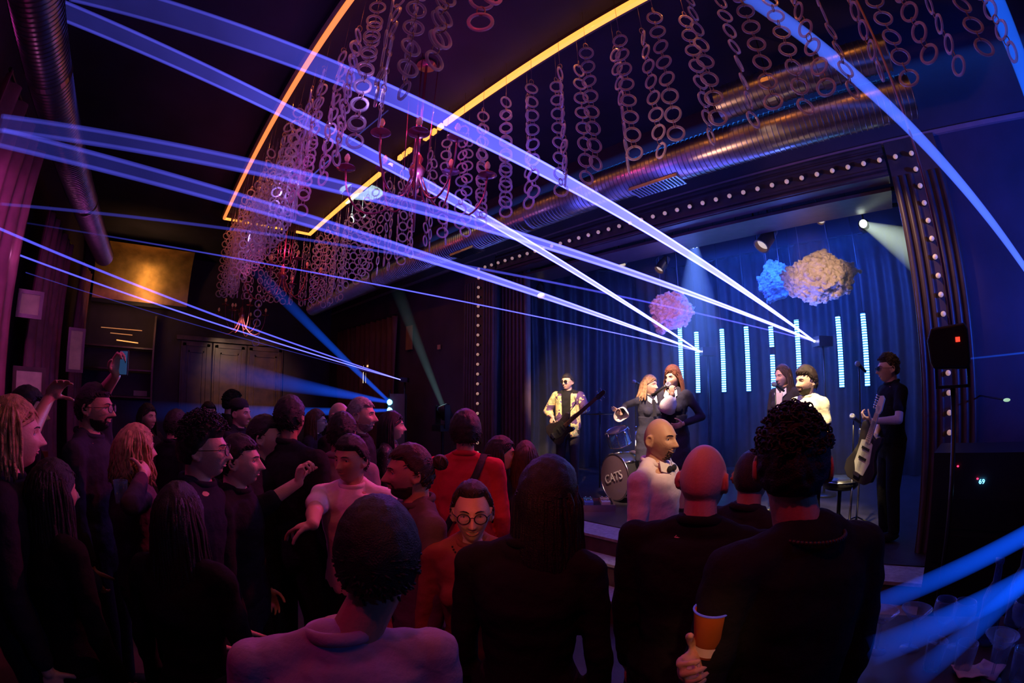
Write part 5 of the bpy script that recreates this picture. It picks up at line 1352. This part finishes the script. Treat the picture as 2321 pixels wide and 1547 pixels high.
def x_neckl(t, s, HM, arms, loc_, Rz, v):
    b = MB(); P = []
    for k in range(40): a = 2*PI*k/40; b.ell(v(math.cos(a)*.088, math.sin(a)*.102+.002, 1.482-.05*max(0, math.sin(a))), (.0045*s,)*3, 6, 8)
    b.build('necklace', m_tblack, t, True)
person('smiling woman in round dark glasses looking straight at the camera', px=(1070, 1160), D=1.72, face=0, hy=0, hair='bun', haircol='darkb', sk='fair', fem=1, top=(.24, .085, .05), topname='rust_top', fine=True, glasses='round', smile=1., open_=.3, extra=x_neckl, front=.074, hthick=.014)
def x_lany(t, s, HM, arms, loc_, Rz, v):
    b = MB(); b.tube([v(-.06, .05, 1.47), v(-.05, .12, 1.38), v(-.01, .145, 1.2), v(.0, .15, 1.1)], .004*s, 6); b.tube([v(.06, .05, 1.47), v(.05, .12, 1.38), v(.01, .145, 1.2), v(.0, .15, 1.1)], .004*s, 6); b.build('lanyard', m_tblack, t, True)
    b = MB(); P = [[(.062*s*math.cos(a), (.118*math.sin(a)+.004)*s, z*s) for a in np.linspace(.5, 2.64, 10)] for z in (1.0, 1.2, 1.36, 1.43)]
    ob = b.grid([[(x*1.1, y*1.06+.006, z) for x, y, z in row] for row in P]).build('white_tee_front', M('white_tee_cloth', (.7, .62, .6), .8), t, True, fixn=False); mm = ob.modifiers.new('thickness', 'SOLIDIFY'); mm.thickness = .006
person('man with a hair bun facing left in a grey jacket over a white tee', px=(940, 1072), D=1.95, face=-72, hy=-8, hair='bun', haircol='brown', sk='tan', top=(.10, .07, .09), topname='grey_jacket', fine=True, beard=.9, extra=x_lany, front=.06)
person('man in a white t-shirt stretching his forearm to the left', px=(798, 1042), D=2.4, face=-14, hy=-22, hair='short', haircol='black', sk='tan', top=(.78, .66, .68), topname='white_tee', sleeves='short', fine=True, lh=None, rh=atD(700, 1222, 1.75), rhd=(-.6, -.5, -.2), rhn=(0, .1, -1), rcurl=.35, hthick=.016)
def x_strap(t, s, HM, arms, loc_, Rz, v):
    MB().tube([v(.13, .08, 1.47), v(.12, -.04, 1.49), v(.08, -.13, 1.38), v(-.02, -.14, 1.2), v(-.14, -.13, .98)], .022*s, 8, flat=.2).build('bag_strap', m_tblack, t, True)
person('person in a red sweater seen from behind with a black bag strap', px=(1054, 982), D=2.85, face=172, hy=8, hair='short', haircol='black', sk='tan', top=(.5, .03, .05), topname='red_sweater', fine=True, extra=x_strap, hthick=.022, brows=False,
       lh=None)
person('woman in profile facing the stage, white light on her forehead', px=(1128, 1030), D=3.1, face=88, hy=0, hair='long', length=.2, haircol='black', sk='fair', fem=1, top=(.02, .02, .03), topname='dark_top', hn=200, hthick=.016)
person('brown haired woman seen from behind before the bass player', px=(1190, 1040), D=3.1, face=165, hy=10, hair='long', length=.26, haircol='brown', sk='tan', fem=1, top=(.02, .015, .02), topname='dark_top', hn=200, brows=False)
# the line of men in profile, left of the middle
person('man in profile facing right, red light on his face', px=(592, 992), D=2.75, face=74, hy=4, rh=atD(676, 1092, 2.35), rhd=(.2, .1, .9), rhn=(.6, .6, 0), rcurl=.9, sleeves='half', hair='short', haircol='black', sk='fair', top=(.015, .015, .018), topname='black_shirt', fine=True)
person('thickset man with bare neck looking away to the far right', px=(652, 950), D=2.75, face=140, hy=12, hair='short', haircol='black', sk='tan', top=(.02, .02, .025), topname='black_shirt', fine=True, build=1.12, rh=None, brows=False)
person('man in profile with a pink lit ear, lower than the others', px=(533, 1045), D=2.25, face=70, hy=6, hair='short', haircol='black', sk='fair', top=(.015, .013, .018), topname='dark_shirt', fine=True)
person('man with glasses in profile, face lit violet, big dark hair', px=(450, 1020), D=2.1, face=72, hy=4, hair='curly', haircol='black', sk='fair', top=(.02, .02, .04), topname='dark_shirt', fine=True, glasses='round', hthick=.022)
person('man with glasses raising a phone high at the left', px=(205, 925), D=2.9, face=66, hy=0, hair='short', haircol='black', sk='tan', top=(.03, .03, .05), topname='dark_jacket', fine=True, glasses='round', beard=1, rh=None, lh=atD(262, 850, 2.75), lhd=(.1, .1, 1), lhn=(.6, .6, 0), lcurl=.9, sleeves=('long', 'short'))
ph = atD(281, 822, 2.72); t = thing('phone', 'dark phone held up in the raised hand at the left', 'phone', ph, .8); o = MB().box((0, 0, 0), (.07, .009, .13)).build('case', m_black, t); mm = o.modifiers.new('round', 'BEVEL'); mm.width = .003
MB().box((0, -.006, 0), (.062, .002, .12)).build('screen', M('phone_screen', (.02, .05, .12), .1, emis=(.05, .15, .4), es=.25), t)
person('woman at the left edge, blue light on her blond hair and face', px=(14, 985), D=2.0, face=84, hy=10, hair='bob', length=.12, haircol='blond', sk='fair', fem=1, top=(.02, .015, .03), topname='dark_top', fine=True)
person('woman with blond curly hair, dim purple, below the raised phone', px=(300, 1020), D=2.5, face=110, hy=10, hair='bob', length=.15, haircol='blond', sk='fair', fem=1, top=(.10, .05, .09), topname='purple_top', fine=True, hwave=.02, hn=200, rh=atD(325, 1075, 2.3), rcurl=.9)
person('person with one hand raised at the left, forearm rimmed blue', px=(52, 935), D=2.9, face=100, hy=0, hair='short', haircol='black', sk='tan', top=(.015, .013, .02), topname='dark_top', sleeves=('short', 'short'), rh=atD(112, 900, 2.6), rhd=(.35, .5, .6), rhn=(.6, .2, -.6), rcurl=.35, brows=False)
person('bald smiling man in a black t-shirt, blue light on his scalp', px=(764, 944), D=4.1, face=62, hy=-8, hair='bald', sk='fair', top=(.012, .012, .015), topname='black_tee', sleeves='short', smile=1, beard=.5, haircol='grey', fine=True)
person('grey haired bearded man in profile behind the white t-shirt', px=(812, 942), D=3.5, face=70, hy=0, hair='short', haircol='grey', sk='fair', top=(.02, .02, .025), topname='dark_shirt', beard=1, fine=True)
person('long haired woman in a black sequin top facing the stage', px=(882, 966), D=3.9, face=80, hy=6, hair='long', length=.24, haircol='black', sk='fair', fem=1, top=(.01, .01, .012), topname='sequin_top', topmat=sequin())
person('woman with glasses between the black jacket and the bald man', px=(712, 955), D=4.8, face=70, hy=8, hair='long', length=.2, haircol='red', sk='fair', fem=1, top=(.03, .02, .03), topname='dark_top', glasses='round')
person('man in a dark cap with his face lit red, far back', px=(541, 938), D=4.6, face=60, hy=-10, hair='buzz', haircol='black', sk='fair', top=(.02, .02, .03), topname='dark_shirt')
person('man in grey sweater hidden behind the white t-shirt man', px=(772, 985), D=2.75, face=150, hy=10, hair='short', haircol='black', sk='tan', top=(.32, .22, .26), topname='grey_sweater', brows=False)
person('far back person with a dark rounded cap', px=(522, 915), D=5.3, face=100, hair='curly', haircol='black', sk='tan', top=(.02, .02, .02), topname='dark_top', vox=.01)
person('far back person with a purple lit face', px=(471, 938), D=5.2, face=20, hair='short', haircol='black', sk='fair', top=(.02, .015, .02), topname='dark_top', vox=.01)
person('far back person below the wooden panels with long hair', px=(331, 945), D=4.8, face=40, hair='long', haircol='black', sk='fair', fem=1, top=(.02, .015, .02), topname='dark_top', vox=.01)
person('shadowy person behind the woman with curly hair', px=(395, 965), D=3.9, face=120, hair='short', haircol='black', sk='tan', top=(.015, .012, .02), topname='dark_top', vox=.01, brows=False)
# dark figures at the lower left
person('shadowed short person standing at the lower left', px=(110, 1120), D=1.9, face=120, hair='long', haircol='black', sk='tan', fem=1, top=(.01, .008, .01), topname='dark_coat', vox=.01, brows=False)
person('shadowed person with a faint necklace in the dark lower left', px=(400, 1180), D=1.6, face=150, hair='long', length=.3, haircol='black', sk='tan', fem=1, top=(.01, .008, .01), topname='dark_coat', vox=.01, brows=False)
# cap for the far man
c = atD(541, 921, 4.6); o = MB().lathe([(.10, -.02), (.098, .02), (.08, .06), (.04, .08), (.001, .085)], 20).build('flat_cap', m_tblack, None, True); o.location = c; tag(o, 'dark cap on the red faced man far back', 'cap')
# cups, hands and glowing things in the crowd
cp = atD(1609, 1430, .97); t = thing('drink_cup', 'orange paper cup with a blue rim held in a hand behind the bald man', 'cup', cp, 2.2)
m_cup = M('orange_paper_cup', (.8, .2, .03), .6, var=.1)
MB().lathe([(.001, -.058), (.03, -.058), (.040, .052), (.041, .055), (.038, .055), (.028, -.054), (.001, -.054)], 28, cap=False).build('cup_wall', m_cup, t, True)
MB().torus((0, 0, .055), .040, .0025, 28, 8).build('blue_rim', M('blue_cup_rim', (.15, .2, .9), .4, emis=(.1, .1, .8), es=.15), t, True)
MB().lathe([(.0308, -.052), (.0335, -.028)], 28, cap=False).build('white_band', M('white_cup_band', (.85, .75, .65), .6), t, True)
for (px, py, D, lab) in ((274, 1113, 2.3, 'glass catching two orange glints in the dark crowd'),):
    c = atD(px, py, D); o = tumbler().build('tumbler', m_glass, None, True); o.location = c-Vector((0, 0, .05)); tag(o, lab, 'glass')
